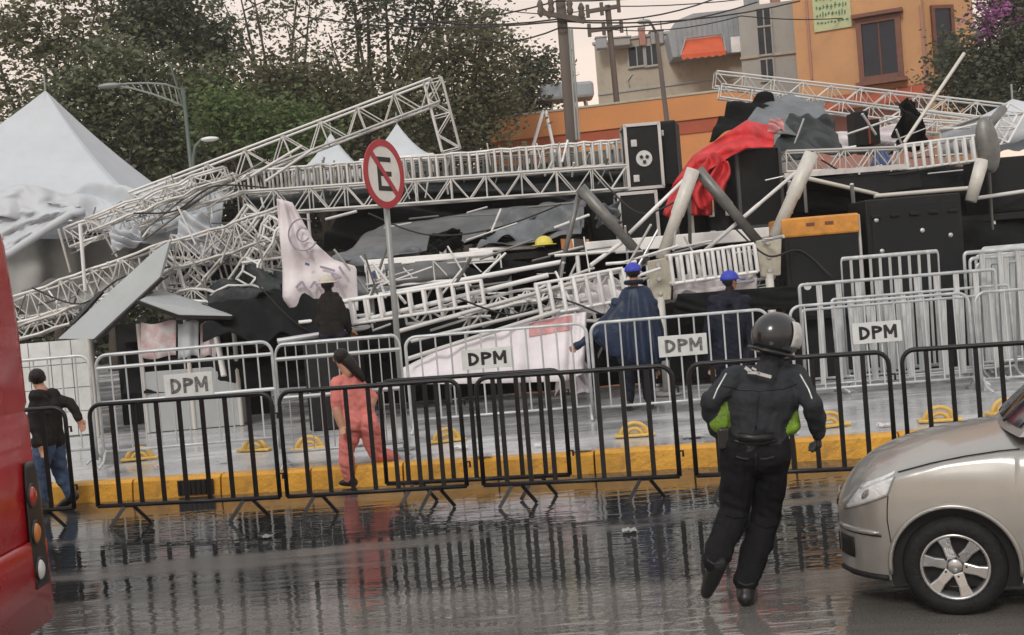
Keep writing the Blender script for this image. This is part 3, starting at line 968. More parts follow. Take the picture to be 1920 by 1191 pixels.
tree('tall sparse tree with dark trunk behind the leaning truss', 725, 600, 42, [(720, 20, 0, 2.6, 2.2, 1.8), (640, -40, 0, 2.6, 2, 1.5), (800, 30, 0, 2.0, 1.8, 1.7), (760, 110, 0, 1.8, 1.6, 1.2), (860, 20, .5, 1.6, 1.6, 1.4), (650, 90, 0, 1.3, 1.2, .8)], 6400, .12, 'leaf_dark', .28, .32, 11)
tree('broad olive tree filling the gap right of the leaning truss', 880, 600, 40, [(900, 130, 0, 1.6, 1.5, 1.7), (850, 180, 0, 1.6, 1.5, 1.5), (940, 190, 0, 1.3, 1.3, 1.2), (800, 150, 0, 1.4, 1.2, 1.3), (900, 70, 0, 1.4, 1.2, 1.0), (860, 250, 0, 1.8, 1.2, 1.0)], 10500, .12, 'leaf_olive', .2, .32, 12)
tree('round dark green tree beside the utility pole', 1000, 600, 45, [(1000, 170, 0, 1.3, 1.3, 1.0), (960, 210, 0, 1.3, 1.2, .9), (1020, 130, 0, .7, .7, .6), (975, 130, 0, .8, .7, .8)], 5500, .12, 'leaf_dark', .18, .3, 13)
tree('thin tree with bare branches against the pale sky', 560, 600, 46, [(540, 20, 0, 2.0, 1.6, 1.3), (470, 40, 0, 1.5, 1.4, 1.2), (580, 110, 0, 1.7, 1.4, 1.0), (500, -30, 0, 2.2, 1.6, .9)], 1900, .12, 'leaf_olive', .24, .36, 14)
tree('very dark dense tree above the curved street lamp', 340, 600, 43, [(330, 65, 0, 1.9, 1.6, 1.3), (270, 40, 0, 1.2, 1.2, 1.1), (400, 90, 0, 1.2, 1.2, .9), (300, 10, 0, .9, .9, .6)], 11000, .13, 'leaf_dark', .25, .36, 15)
tree('olive green tree at the left edge above the big tent', 110, 600, 40, [(60, 130, 0, 1.9, 1.6, 1.4), (150, 90, 0, 1.7, 1.5, 1.4), (20, 50, 0, 1.4, 1.3, 1.2), (170, 0, 0, 1.3, 1.2, .8), (10, 220, 0, 1.6, 1.2, 1.3)], 6800, .13, 'leaf_olive', .22, .38, 16)
tree('mid green tree between the big tent peak and curved lamp', 210, 600, 38, [(190, 150, 0, 1.5, 1.3, 1.1), (250, 190, 0, 1.6, 1.3, 1.1), (140, 210, 0, 1.2, 1.2, 1.2), (230, 120, 0, 1.2, 1.1, .8), (240, 250, .3, 1.5, 1.2, 1.1)], 11000, .12, 'leaf_green', .2, .34, 17)
tree('low bright green tree beneath the leaning truss', 480, 600, 36, [(480, 250, 0, 1.1, 1.0, .8), (530, 220, 0, 1.0, .9, .8), (430, 210, 0, 1.1, 1, .8), (560, 270, 0, 1.1, .9, .7)], 9000, .1, 'leaf_bright', .15, .3, 18)
tree('brownish green tree in the middle behind the truss', 620, 600, 39, [(590, 180, 0, 1.7, 1.4, 1.3), (660, 200, 0, 1.5, 1.3, 1.4), (520, 160, 0, 1.4, 1.3, 1.1), (720, 230, 0, 1.5, 1.3, 1.3), (620, 260, 0, 1.8, 1.2, 1.0)], 15000, .12, 'leaf_olive', .2, .34, 19)
tree('grey green tree behind the curved lamp post', 400, 600, 39, [(400, 170, 0, 1.4, 1.2, 1.0), (330, 220, 0, 1.4, 1.2, 1.2), (420, 250, 0, 1.3, 1.1, 1.1), (350, 300, 0, 1.6, 1.2, 1.1), (280, 310, 0, 1.4, 1.1, 1.0)], 15000, .12, 'leaf_green', .2, .34, 20)
# dense undergrowth line closing the view below the crowns
for i, (px, py, Y, lab) in enumerate(((60, 330, 44, 'dark shrub mass left of the big tent'), (280, 360, 45, 'dark shrub mass behind the right slope of the big tent'), (500, 340, 45, 'dark shrub mass below the leaning truss'), (700, 330, 46, 'dark shrub mass behind the small tents'), (890, 330, 47, 'dark shrub mass left of the orange building'))):
    rng = np.random.default_rng(40 + i)
    c = at(px, py, Y)
    t = thing('hedge_shrub', lab, 'shrub', (c.x, c.y, KZ), 'shrubs behind the stage')
    B = [(np.array((c.x + dx, c.y, z)), (1.7, 1.2, 1.5)) for dx in (-1.8, 0, 1.8) for z in (1.6, 3.6, 5.6, 7.4)]
    leafobj('foliage', leaves(rng, B, 15000, .2, .45), 'leaf_dark', t)
    b = MB()
    for dx in (-1.6, -.3, 1.4): b.tube([V((c.x + dx, c.y, KZ)), V((c.x + dx * 1.1, c.y, 4.5))], [.12, .05], 6)
    b.build('stem', 'bark', t)
# bougainvillea on the right
t = tree('dark leafy bougainvillea with magenta flowers at the right edge', 1850, 500, 41, [(1840, 120, 0, 1.6, 1.3, 1.3), (1900, 80, 0, 1.6, 1.3, 1.4), (1790, 150, 0, .9, .9, .9), (1930, 170, 0, 1.7, 1.3, 1.2), (1860, 180, 0, 1.5, 1.2, .8), (1960, 10, 0, 1.6, 1.3, 1.3), (1870, 20, 0, .7, .7, .7)], 19000, .12, 'leaf_dark', .2, .32, 21, name='bougainvillea_tree', group='trees right of the house')
rng = np.random.default_rng(77)
B = [(np.array(at(1865, 45, 39.7)), (.75, .5, .5)), (np.array(at(1910, 20, 39.7)), (.9, .5, .5)), (np.array(at(1880, 5, 39.7)), (.6, .5, .4))]
leafobj('flowers', leaves(rng, B, 700, .08, .25), 'petal', t)['kind'] = 'stuff'
# ---------------------------------------------------------------- crowd barriers


def rounded_frame(wd, z0, z1, rad, n=5, r=0.022, arch=False):
    pts = [V((-wd / 2, 0, z0)), V((-wd / 2, 0, z1 - rad))]
    for k in range(1, n + 1):
        a = math.pi - k / n * math.pi / 2
        pts.append(V((-wd / 2 + rad + rad * math.cos(a), 0, z1 - rad + rad * math.sin(a))))
    for k in range(n + 1):
        a = math.pi / 2 - k / n * math.pi / 2
        pts.append(V((wd / 2 - rad + rad * math.cos(a), 0, z1 - rad + rad * math.sin(a))))
    pts.append(V((wd / 2, 0, z0)))
    return pts


def make_barrier(label, kind, group, name):
    t = thing(name, label, 'barrier', (0, 0, 0), group)
    if kind == 'black':
        wd, z0, z1, m = 1.74, .2, 1.17, 'black_steel'
        b = MB(); b.tube(rounded_frame(wd, z0, z1, .11), .021, 8); b.tube([(-wd / 2, 0, z0), (wd / 2, 0, z0)], .021, 8); b.build('frame', m, t, True, local=True)
        for k in range(1, 8):
            x = -wd / 2 + wd * k / 8
            strut('bar', (x, 0, z0 + .01), (x, 0, z1 - .012), .021, m, t, True, .006, up=(0, 1, 0))
        for x in (-wd / 2 + .3, wd / 2 - .3):
            b = MB()
            b.bar((x - .03, 0, z0 + .005), (x - .15, -.1, .005), .032, .012, up=(0, 1, 0)); b.bar((x + .03, 0, z0 + .005), (x + .15, .1, .005), .032, .012, up=(0, 1, 0)); b.bar((x - .06, 0, z0 - .018), (x + .06, 0, z0 - .018), .03, .012)
            b.build('foot', m, t, local=True)
        for z in (.42, .98):
            b = MB(); b.tube([(wd / 2, 0, z), (wd / 2 + .045, 0, z), (wd / 2 + .045, 0, z - .05)], .011, 6); b.build('hook', m, t, local=True)
        return t
    wd, z0, z1, m = 2.12, .15, 1.2, 'galv'
    b = MB(); b.tube(rounded_frame(wd, .02, z1, .04 if kind == 'slat' else .13), .019, 8); b.tube([(-wd / 2, 0, z0), (wd / 2, 0, z0)], .016, 8); b.build('frame', m, t, True, local=True)
    nb = 11
    if kind == 'slat': nb = 9
    ztop = z1
    if kind == 'railed':
        for z in (z1 - .14, z1 - .52):
            strut('rail', (-wd / 2, 0, z), (wd / 2, 0, z), .02, m, t)
    for k in range(1, nb + 1):
        x = -wd / 2 + wd * k / (nb + 1)
        strut('bar', (x, 0, z0), (x, 0, ztop - .008), .03 if kind == 'slat' else .0105, m, t, kind == 'slat', .006 if kind == 'slat' else None, up=(0, 1, 0))
    for x in (-wd / 2 + .02, wd / 2 - .02):
        b = MB(); b.tube([(x, -.3, .015), (x, -.12, .05), (x, 0, .16), (x, .12, .05), (x, .3, .015)], .017, 6); b.build('foot', m, t, True, local=True)
    return t


def add_sign(t, txt='DPM', x=-.1, z=.83, wd=.58, ht=.26, rot=0, faded=False):
    b = MB(); b.box((x, -.03, z), (wd, .006, ht)); p = b.build('sign_plate', 'sign_plate', t, bevel=.004, local=True)
    H, sw, y = .165, .037, -.0345
    for ch, cx in zip(txt, (-.15, .0, .155)):
        b = MB(); X = x + cx; z0 = z - H / 2
        if ch in 'DP':
            hh = H if ch == 'D' else H * .58
            b.bar((X - .045, y, z0), (X - .045, y, z0 + H), sw, .003, up=(0, 1, 0))
            arc = [V((X - .04 + .085 * math.sin(a), 0, z0 + H - hh / 2 + (hh / 2 - sw / 2) * math.cos(a))) for a in [math.pi * k / 10 for k in range(11)]]
            arc = [V((X - .045, 0, z0 + H - sw / 2))] + arc + [V((X - .045, 0, z0 + H - hh + sw / 2))]
            for a, c in zip(arc, arc[1:]):
                d = (c - a); d = d / max(d.length, 1e-6); n_ = V((-d.z, 0, d.x)) * sw / 2; e_ = d * .004
                b.prism([V((q.x, y - .0015, q.z)) for q in (a - e_ + n_, c + e_ + n_, c + e_ - n_, a - e_ - n_)], (0, .003, 0))
        else:
            zs = ((-.06, 0, -.06, H), (-.06, H, 0, H * .3), (0, H * .3, .06, H), (.06, H, .06, 0))
            for i_, (xa, za_, xb_, zb_) in enumerate(zs):
                b.bar((X + xa, y - .0004 * i_, z0 + za_), (X + xb_, y - .0004 * i_, z0 + zb_), sw * .95, .003, up=(0, 1, 0))
        b.build('letter', 'ink_faded' if faded else 'ink', p, local=True)
    return p


def place(t, P0, P1, z=None, mid=None):
    c = (P0 + P1) / 2 if mid is None else mid
    a = math.atan2(P1.y - P0.y, P1.x - P0.x)
    t.location = V((c.x, c.y, c.z if z is None else z))
    t.rotation_euler[2] = a


blk = [(-195, 150, 'leftmost black barrier beside the red bus'), (182, 535, 'black barrier between the bus and the person in coral'), (537, 885, 'black barrier crossing the legs of the person in coral'), (722, 1078, 'black barrier overlapping behind its neighbours below the no parking sign'), (905, 1284, 'black barrier with doubled bars in the middle of the road edge'), (1303, 1690, 'black barrier behind the helmeted running officer'), (1703, 2095, 'rightmost black barrier behind the silver car bonnet')]


def blk_y(px):      # where the row of feet meets the road in the photo
    return np.interp(px, [-200, 180, 535, 900, 1285, 1690, 2100], [1012, 989, 972, 951, 936, 919, 905])


proto = None
for i, (x0, x1, lab) in enumerate(blk):
    o = make_barrier(lab, 'black', 'black barriers along the road', 'black_barrier') if proto is None else copy_tree(proto)
    if proto is None: proto = o
    o['label'] = lab
    dy = -14 if i == 3 else 0
    P0, P1 = gnd(x0, blk_y(x0) + dy), gnd(x1, blk_y(x1) + dy)
    place(o, P0, P1, 0)
    o.rotation_euler[2] += random.uniform(-.015, .015)
    o.rotation_euler[0] = R(random.uniform(-2, 2))
    o.scale[0] = (P1 - P0).length / 1.80

# grey barriers standing on the plaza
rnd0 = random.Random(3)
ZT = KZ + 1.2
gb = [(-150, 165, 680, 672, 'plain', None, 'plain grey barrier in front of the pale wall panel by the bus'),
      (180, 507, 657, 644, 'railed', 'DPM', 'grey railed barrier with faded plate in front of the small kiosk'),
      (514, 748, 640, 630, 'railed', None, 'grey railed barrier left of the no parking sign post'),
      (758, 1098, 627, 606, 'plain', 'DPM', 'grey barrier with plate in front of the fallen white banner'),
      (1106, 1437, 601, 579, 'plain', 'DPM', 'grey barrier with plate in front of the two officers in blue caps'),
      (1482, 1815, 566, 552, 'plain', 'DPM', 'grey barrier with bold plate in front of the stacked barriers'),
      (1832, 2160, 541, 525, 'plain', None, 'grey barrier at the right edge above the car')]
sx = {0: 0, 1: .05, 3: -.1, 4: .1, 5: -.05}
gproto = {}
objs = []
for i, (x0, x1, y0, y1, kd_, sg, lab) in enumerate(gb):
    if kd_ in gproto:
        o = copy_tree(gproto[kd_]); o['label'] = lab
    else:
        o = gproto[kd_] = make_barrier(lab, kd_, 'grey barriers on the plaza', 'grey_barrier')
    objs.append(o)
# (placed in a second pass so copies never inherit plates)
for i, ((x0, x1, y0, y1, kd_, sg, lab), o) in enumerate(zip(gb, objs)):
    hz_ = 1.32 if i < 3 else 1.2
    Pm = gnd((x0 + x1) / 2, (y0 + y1) / 2 + 3, KZ + hz_)
    P0, P1 = at(x0, y0, Pm.y), at(x1, y1, Pm.y)
    o.location = V(((P0.x + P1.x) / 2, Pm.y, KZ))
    o.rotation_euler[0] = R(rnd0.uniform(-2.5, 2.5))
    o.rotation_euler[2] = [.0, .05, .04, -.03, -.02, -.04, -.05][i]
    o.scale = ((P1.x - P0.x) / 2.12, 1, hz_ / 1.2)
    if sg:
        pxs = {1: (348, .86), 3: (908, .0), 4: (1275, 0), 5: (1640, 0)}[i][0]
        f = (pxs - x0) / (x1 - x0)
        add_sign(o, sg, -1.06 + 2.12 * f, {1: .8, 3: .86, 4: .84, 5: .8}[i], faded=i in (1, 4))
# packed spare barriers behind: upright in a nest, seen as a mass of grey bars
spare = make_barrier('x', 'slat', 'spare grey barriers stacked on the right', 'spare_barrier')
sp_list = [(1575, 1755, 487, 470, 15.2, 'taller spare barrier end standing behind the bold plate barrier'),
           (1500, 1860, 540, 500, 14.9, 'spare barrier leaning right behind the bold plate barrier'),
           (1560, 1900, 560, 535, 14.75, 'spare barrier nested just behind the bold plate barrier'),
           (1500, 1830, 575, 560, 14.6, 'lowest spare barrier nested behind the bold plate barrier')]
for k in range(7):
    sp_list.append((1806 + k * 7, 2140 + k * 7, 470 - k * 1.5 + (k % 3) * 14, 452 - k * 1.5 + (k % 3) * 10, 15.0 + k * .13, 'spare grey barrier, %s from the front in the tight stack at the right edge' % ('first', 'second', 'third', 'fourth', 'fifth', 'sixth', 'last')[k]))
for i, (x0, x1, y0, y1, Y, lab) in enumerate(sp_list):
    o = spare if i == 0 else copy_tree(spare)
    o['label'] = lab
    P0, P1 = at(x0, y0, Y), at(x1, y1, Y)
    Y += .55
    P0, P1 = at(x0, y0, Y), at(x1, y1, Y)
    o.location = V(((P0.x + P1.x) / 2, Y, KZ))
    h = (P0.z + P1.z) / 2 - KZ
    o.scale = ((P1 - P0).length / 2.12, 1, h / 1.2)
    o.rotation_euler = (R(random.uniform(-4, 6)), 0, R(random.uniform(-3, 3)))

# ---------------------------------------------------------------- no parking sign
bs = gnd(762, 842, KZ)
top = at(716, 285, bs.y)
t = thing('no_parking_sign', 'round red and white no parking sign with black letter E on grey post', 'road sign', bs)
lnp = (top - bs)
b = MB(); b.tube([bs, top], .034, 10); b.build('post', 'lamp_post', t, True)
b = MB(); b.lathe([(.11, 0), (.11, .012), (.04, .02)], 12, bs); b.build('base_plate', 'lamp_post', t)
cen = at(715, 328, bs.y) + V((0, -.05, 0))
up = lnp.normalized()
face = V((math.sin(R(61)), -math.cos(R(61)), 0))
face = (face - up * face.dot(up)).normalized()
cen = cen + face * .045
rx = up.cross(face).normalized()          # the sign's own right as seen from its front
Q = Matrix((rx, up, face)).transposed()


def sgn(b, pts, z0, z1, mi=0):
    b.prism([cen + Q @ V((x, y, z0)) for x, y in pts], face * (z1 - z0), mi)


def ring(r0, r1, n=48):
    return r0, r1


RS = .385
b = MB(); sgn(b, [(RS * math.cos(a * math.pi / 24), RS * math.sin(a * math.pi / 24)) for a in range(48)], -.004, .002); disc = b.build('disc', 'sign_white', t)
b = MB()
for a in range(48):
    a0, a1 = a * math.pi / 24, (a + 1) * math.pi / 24
    sgn(b, [(r * math.cos(x), r * math.sin(x)) for r, x in ((RS * .81, a0), (RS * 1.01, a0), (RS * 1.01, a1), (RS * .81, a1))], -.006, .008)
b.build('red_ring', 'sign_red', disc)
b = MB()
dx, dy = RS * .62, RS * .62
sgn(b, [(-dx - .02, dy - .02), (-dx + .02, dy + .03), (dx + .02, -dy + .02), (dx - .02, -dy - .03)], .006, .009); b.build('red_slash', 'sign_red', disc)
b = MB()
sgn(b, [(-.13, -.19), (-.07, -.19), (-.07, .19), (-.13, .19)], .002, .005)
for y in (-.19, -.025, .135):
    sgn(b, [(-.07, y), (.14, y), (.14, y + .055), (-.07, y + .055)], .002, .005)
b.build('letter_e', 'ink', disc)
for z in (-.2, .2):
    b = MB(); p = cen + up * z - face * .03; b.box(p, (.09, .05, .03), Q); b.build('clamp', 'lamp_post', t)

# ---------------------------------------------------------------- yellow hoop guards on the plaza edge
hoop = None
for i, (px, py, rz, lab) in enumerate(((262, 862, .2, 'yellow hoop guard nearest the red bus'), (478, 845, -.3, 'yellow hoop guard left of the person in coral'), (580, 842, .15, 'yellow hoop guard just left of the coral trousers'), (838, 828, .3, 'yellow hoop guard right of the sign post'), (1190, 818, -.1, 'yellow hoop guard at the feet of the poncho officer'), (1556, 800, .25, 'yellow hoop guard right of the running officer'), (1762, 790, -.15, 'yellow hoop guard above the car bonnet'), (1885, 775, .2, 'rightmost yellow hoop guard at the picture edge'))):
    if hoop is None:
        o = hoop = thing('hoop_guard', lab, 'bollard', (0, 0, 0), 'yellow hoop guards on the kerb side')
        for rr, nm in ((.155, 'outer_hoop'), (.09, 'inner_hoop')):
            b = MB(); b.tube([(rr * math.cos(a * math.pi / 12), 0, rr * .95 * math.sin(a * math.pi / 12)) for a in range(13)], .022, 8); b.build(nm, 'yellow_hoop', o, True, local=True)
        b = MB(); b.box((0, 0, .015), (.44, .14, .03)); b.build('base', 'yellow_hoop', o, bevel=.01, local=True)
        for x in (-.135, .135):
            strut('spacer', (x - .0, 0, .03), (x * .7, 0, .1), .014, 'yellow_hoop', o)
    else:
        o = copy_tree(hoop); o['label'] = lab
    p = gnd(px, py, KZ)
    o.location = p
    o.rotation_euler[2] = rz
# pale paving litter and cases lying behind the grey barriers
# ---------------------------------------------------------------- collapsed stage
mat('speaker_edge', (0.07, 0.072, 0.075), 0.5, 0, 0.3, 6)
rnd = random.Random(5)
rnd2 = random.Random(9)


def truss(label, pts, h, w, bays, up=(0, 0, 1), m='truss', style='lattice', r=.022, rb=.0115, name='truss_section', group='truss sections of the fallen stage roof', jit=0.0, skip=0.0):
    """box truss along a polyline: four chords, then verticals and diagonals on its four sides, each brace a piece of its own"""
    pts = [V(p) for p in pts]
    L = [0]
    for a, c in zip(pts, pts[1:]): L.append(L[-1] + (c - a).length)
    S = []
    for k in range(bays + 1):
        s = L[-1] * k / bays
        i = max(0, min(len(pts) - 2, next((j for j in range(len(L) - 1) if L[j + 1] >= s - 1e-9), len(pts) - 2)))
        S.append(pts[i].lerp(pts[i + 1], (s - L[i]) / (L[i + 1] - L[i])))
    low = min(S, key=lambda p: p.z)
    t = thing(name, label, 'truss', low, group)
    C = [[], [], [], []]
    for k in range(bays + 1):
        d = (S[min(k + 1, bays)] - S[max(k - 1, 0)]).normalized()
        u = V(up) - d * V(up).dot(d)
        u.normalize()
        sd = d.cross(u)
        j = V((rnd.uniform(-jit, jit), rnd.uniform(-jit, jit), rnd.uniform(-jit, jit)))
        for q, (a, c) in enumerate(((1, -1), (1, 1), (-1, 1), (-1, -1))):
            C[q].append(S[k] + j + u * h / 2 * a + sd * w / 2 * c)
    for q in range(4):
        if len(pts) == 2 and not jit:
            strut('chord', C[q][0], C[q][-1], r, m, t)
        else:
            b = MB(); b.tube(C[q], r, 7); b.build('chord', m, t, True)
    faces = ((0, 3), (1, 2), (0, 1), (3, 2))
    for k in range(bays + 1):
        for fi, (a, c) in enumerate(faces):
            if style == 'ladder' and fi >= 2 and k % 3: continue
            if rnd.random() < skip: continue
            if style == 'ladder' or k % 2 == 0 or k == bays:
                strut('brace', C[a][k], C[c][k], rb * (1.4 if style == 'ladder' else 1), m, t)
            if style == 'lattice' and k < bays and fi != 2:
                if k % 2 == 0: strut('brace', C[a][k], C[c][k + 1], rb, m, t)
                else: strut('brace', C[c][k], C[a][k + 1], rb, m, t)
    return t


def tr(label, a, c, hpx, Y, bays, w=None, Y2=None, **k):
    Y2 = Y2 or Y
    h = hpx * (Y + Y2) / 2 / FPX
    return truss(label, [at(*a, Y), at(*c, Y2)], h, w or h, bays, **k)


# roof trusses, described by where they lie; heights are real (0.35 to 0.5 m box truss)
tr('long truss section leaning up from the big tent to the broken corner', (255, 385), (815, 172), 46, 20, 16, Y2=20.6)
tr('short truss section dropping from the raised corner of the leaning truss', (812, 152), (846, 282), 34, 20.6, 4, up=(1, 0, 0))
tr('level front truss section running behind the no parking sign', (452, 383), (1176, 333), 43, 19.6, 22)
tr('dense ladder truss section lying on top of the level front truss', (470, 345), (1172, 286), 44, 20.6, 46, style='ladder', rb=.016, jit=.012)
tr('second dense ladder section behind the sign, tilted left', (560, 335), (1165, 300), 34, 21.4, 40, style='ladder', rb=.015, m='truss_dark', jit=.015)
tr('low truss section sloping up from beside the bus', (20, 592), (330, 478), 54, 18.7, 11, jit=.02)
tr('bent truss section continuing under the grey panel', (300, 490), (535, 415), 50, 18.3, 9, jit=.03)
tr('lower parallel truss section behind the kiosk roof', (20, 625), (300, 545), 30, 18.6, 10, jit=.03)
tr('truss section crossing the tent eave towards the broken corner', (130, 445), (450, 345), 36, 19.3, 12, jit=.02)
tr('crumpled truss section left of the white banner', (315, 535), (545, 470), 46, 18.8, 9, jit=.05, style='ladder')
tr('crumpled truss section above the black tarpaulin', (330, 465), (530, 480), 40, 19.2, 9, jit=.06)
tr('short twisted truss section near the banner top', (400, 440), (545, 510), 36, 18.6, 7, jit=.05, style='ladder')
tr('truss section with diagonal braces left of the wavy black trunk', (1470, 305), (1690, 297), 38, 18.6, 8)
tr('ladder truss section at the right of the stage front', (1692, 297), (1832, 279), 46, 18.6, 9, style='ladder', m='truss_white', rb=.02)
tr('far truss section sloping down in front of the ochre house', (1340, 150), (1880, 212), 28, 26, 20, w=.35)
tr('second far truss section just under the sloping one', (1350, 172), (1860, 240), 24, 25.4, 18, w=.3)
tr('short truss section behind the leaning thin pole', (1655, 232), (1850, 246), 24, 24, 8)
tr('ladder truss section on the ground behind the sign post', (662, 585), (905, 548), 44, 16.6, 9, style='ladder', m='truss_white', rb=.018)
tr('ladder truss section left of the poncho officer', (1010, 562), (1170, 532), 58, 16.2, 7, style='ladder', m='truss_white', rb=.02)
tr('ladder truss section between the two jack plates', (1256, 506), (1412, 484), 52, 16.6, 8, style='ladder', m='truss_white', rb=.02)
tr('low truss section under the front deck edge', (690, 522), (940, 495), 40, 18.1, 8, m='truss_white', jit=.01)
tr('white tower section at the right edge below the small tent', (1868, 262), (1900, 205), 34, 20, 4, up=(1, 0, 0), m='truss_white')
tr('long low truss section behind the poncho officer', (900, 600), (1240, 500), 26, 17.2, 14, m='truss', jit=.015)

# loose pipes
PIPES = [((470, 331), (566, 274), 19.5, .025, 'truss', 'upper of two loose pipes under the leaning truss'), ((497, 341), (588, 279), 19.4, .025, 'truss', 'lower of two loose pipes under the leaning truss'),
         ((642, 566), (1060, 490), 16.9, .035, 'truss_white', 'long loose pipe from the seated person to the deck edge'), ((660, 606), (1028, 516), 16.5, .035, 'truss_white', 'long loose pipe just below the longest one'),
         ((745, 622), (1165, 505), 16.1, .03, 'truss', 'loose pipe passing above the fallen white banner'), ((762, 674), (1050, 582), 15.6, .03, 'truss', 'loose pipe resting on the fallen white banner'),
         ((770, 640), (1110, 560), 15.9, .025, 'truss', 'thin loose pipe between two others above the banner'),
         ((340, 392), (500, 300), 19.0, .018, 'truss_dark', 'dark cable pipe across the right slope of the big tent'), ((262, 455), (395, 358), 18.9, .02, 'truss_dark', 'dark pipe slanting below the big tent eave'), ((210, 478), (345, 372), 18.8, .016, 'truss_dark', 'thin dark pipe slanting below the big tent'),
         ((1107, 498), (1170, 452), 16.8, .03, 'truss_white', 'short pale pipe left of the first jack leg'), ((880, 470), (1020, 462), 18.0, .035, 'deck_white', 'short white pipe below the yellow helmet'),
         ((900, 520), (948, 475), 17.6, .02, 'truss_white', 'short leaning pale pipe at the deck centre'), ((690, 560), (720, 500), 17.4, .02, 'truss', 'short leaning pipe near the blue printed sheet'),
         ((1515, 335), (1660, 368), 18.0, .035, 'tube_light', 'pale pipe slanting under the black trunk'), ((1640, 368), (1830, 352), 18.0, .035, 'tube_light', 'pale pipe lying along the top of the big black case'), ((1830, 372), (1925, 358), 17.8, .03, 'truss_white', 'pale pipe at the right edge below the grey bracket'),
         ((1855, 320), (1862, 440), 17.8, .02, 'truss_dark', 'thin dark hanging pipe below the grey bracket'), ((1695, 268), (1808, 100), 19.0, .03, 'tube_light', 'long thin pale pole leaning up to the right'),
         ((150, 420), (160, 545), 18.2, .03, 'truss_white', 'bent white upright below the big tent eave'), ((110, 430), (132, 510), 18.8, .02, 'tube_light', 'thin upright in the opening of the big tent'),
         ((520, 640), (700, 612), 16.4, .04, 'alu', 'flat pale rail below the seated person'), ((560, 605), (700, 590), 17.0, .03, 'deck_white', 'white rail behind the seated person'),
         ((1480, 340), (1484, 400), 17.9, .03, 'alu', 'first short post behind the orange lid case'), ((1508, 340), (1512, 398), 17.9, .025, 'alu', 'second short post behind the orange lid case'), ((1597, 345), (1602, 398), 17.9, .03, 'alu', 'third short post behind the orange lid case')]
for a, c, Y, r, m, lab in PIPES:
    o = strut('loose_pipe', at(*a, Y), at(*c, Y + .25), r, m)
    tag(o, lab, 'pipe', 'loose pipes in the wreck')
# scattered short broken braces in the tangle on the left
TX = [('tangle of pipes between the grey panel and the banner', 430, 495)]
k = 0
for i in range(58):
    px, py = rnd.uniform(305, 540), rnd.uniform(415, 560)
    if py > 560 - (px - 300) * .12: continue
    an = rnd.choice([R(rnd.uniform(50, 75)), R(rnd.uniform(95, 125)), R(rnd.uniform(-25, 10))])
    L = rnd.uniform(35, 85)
    Y = rnd.uniform(17.8, 19.8)
    o = strut('broken_brace', at(px - L / 2 * math.cos(an), py + L / 2 * math.sin(an), Y), at(px + L / 2 * math.cos(an), py - L / 2 * math.sin(an), Y + rnd.uniform(-.5, .5)), rnd.uniform(.012, .024), rnd.choice(['truss', 'truss', 'truss_white', 'truss_dark']))
    tag(o, 'pale broken truss brace in the tangle left of the white banner', 'brace', 'broken braces heaped left of the banner')
for i in range(40):
    px = rnd.uniform(35, 310)
    py = 592 - (px - 20) * .36 + rnd.uniform(-15, 45)
    an = rnd.choice([R(rnd.uniform(60, 80)), R(rnd.uniform(100, 130)), R(rnd.uniform(5, 35))])
    L = rnd.uniform(25, 60)
    Y = rnd.uniform(18.5, 19.4)
    o = strut('broken_brace', at(px - L / 2 * math.cos(an), py + L / 2 * math.sin(an), Y), at(px + L / 2 * math.cos(an), py - L / 2 * math.sin(an), Y + rnd.uniform(-.5, .5)), rnd.uniform(.01, .02), rnd.choice(['truss', 'truss_white', 'truss_dark']))
    tag(o, 'pale broken truss brace in the low wreck beside the bus', 'brace', 'broken braces in the low wreck by the bus')


def sheet(name, label, cat, corners, m, nu=18, nv=12, sag=.15, wr=.05, seed=0, solid=.012, group=None, edge=0.0, parent=None):
    """a cloth: bilinear patch between four points with sag, folds and a ragged edge"""
    r = random.Random(seed)
    A, B_, C_, D_ = [V(c) for c in corners]      # around
    n = (B_ - A).cross(D_ - A).normalized()
    ph = [(r.uniform(2, 6), r.uniform(2, 6), r.uniform(0, 6.28), r.uniform(.4, 1)) for _ in range(6)]

    def fn(u, v):
        p = A.lerp(B_, u).lerp(D_.lerp(C_, u), v)
        dz = sum(a * math.sin(fx * u * 3.14 + fy * v * 3.14 + q) for fx, fy, q, a in ph) * wr
        q_ = p * 2.6 + V((seed * 3.7, 0, 0))
        dz += wr * (1.3 * noise.noise(q_) + .55 * noise.noise(q_ * 2.7))
        p = p + n * dz - V((0, 0, sag * 4 * u * (1 - u) * v * (1 - v) * 4))
        if edge:
            e = edge * (math.sin(u * 17 + seed) + math.sin(u * 31 + 2 * seed)) * .5
            p = p + (D_ - A) * e * v
        return p
    b = MB(); b.grid(fn, nu * 2, nv * 2)
    if parent is not None:
        return b.build(name, m, parent, True, solid=solid)
    t = thing(name, label, cat, min(corners, key=lambda p: p.z), group)
    o = b.build('cloth', m, t, True, solid=solid)
    return t


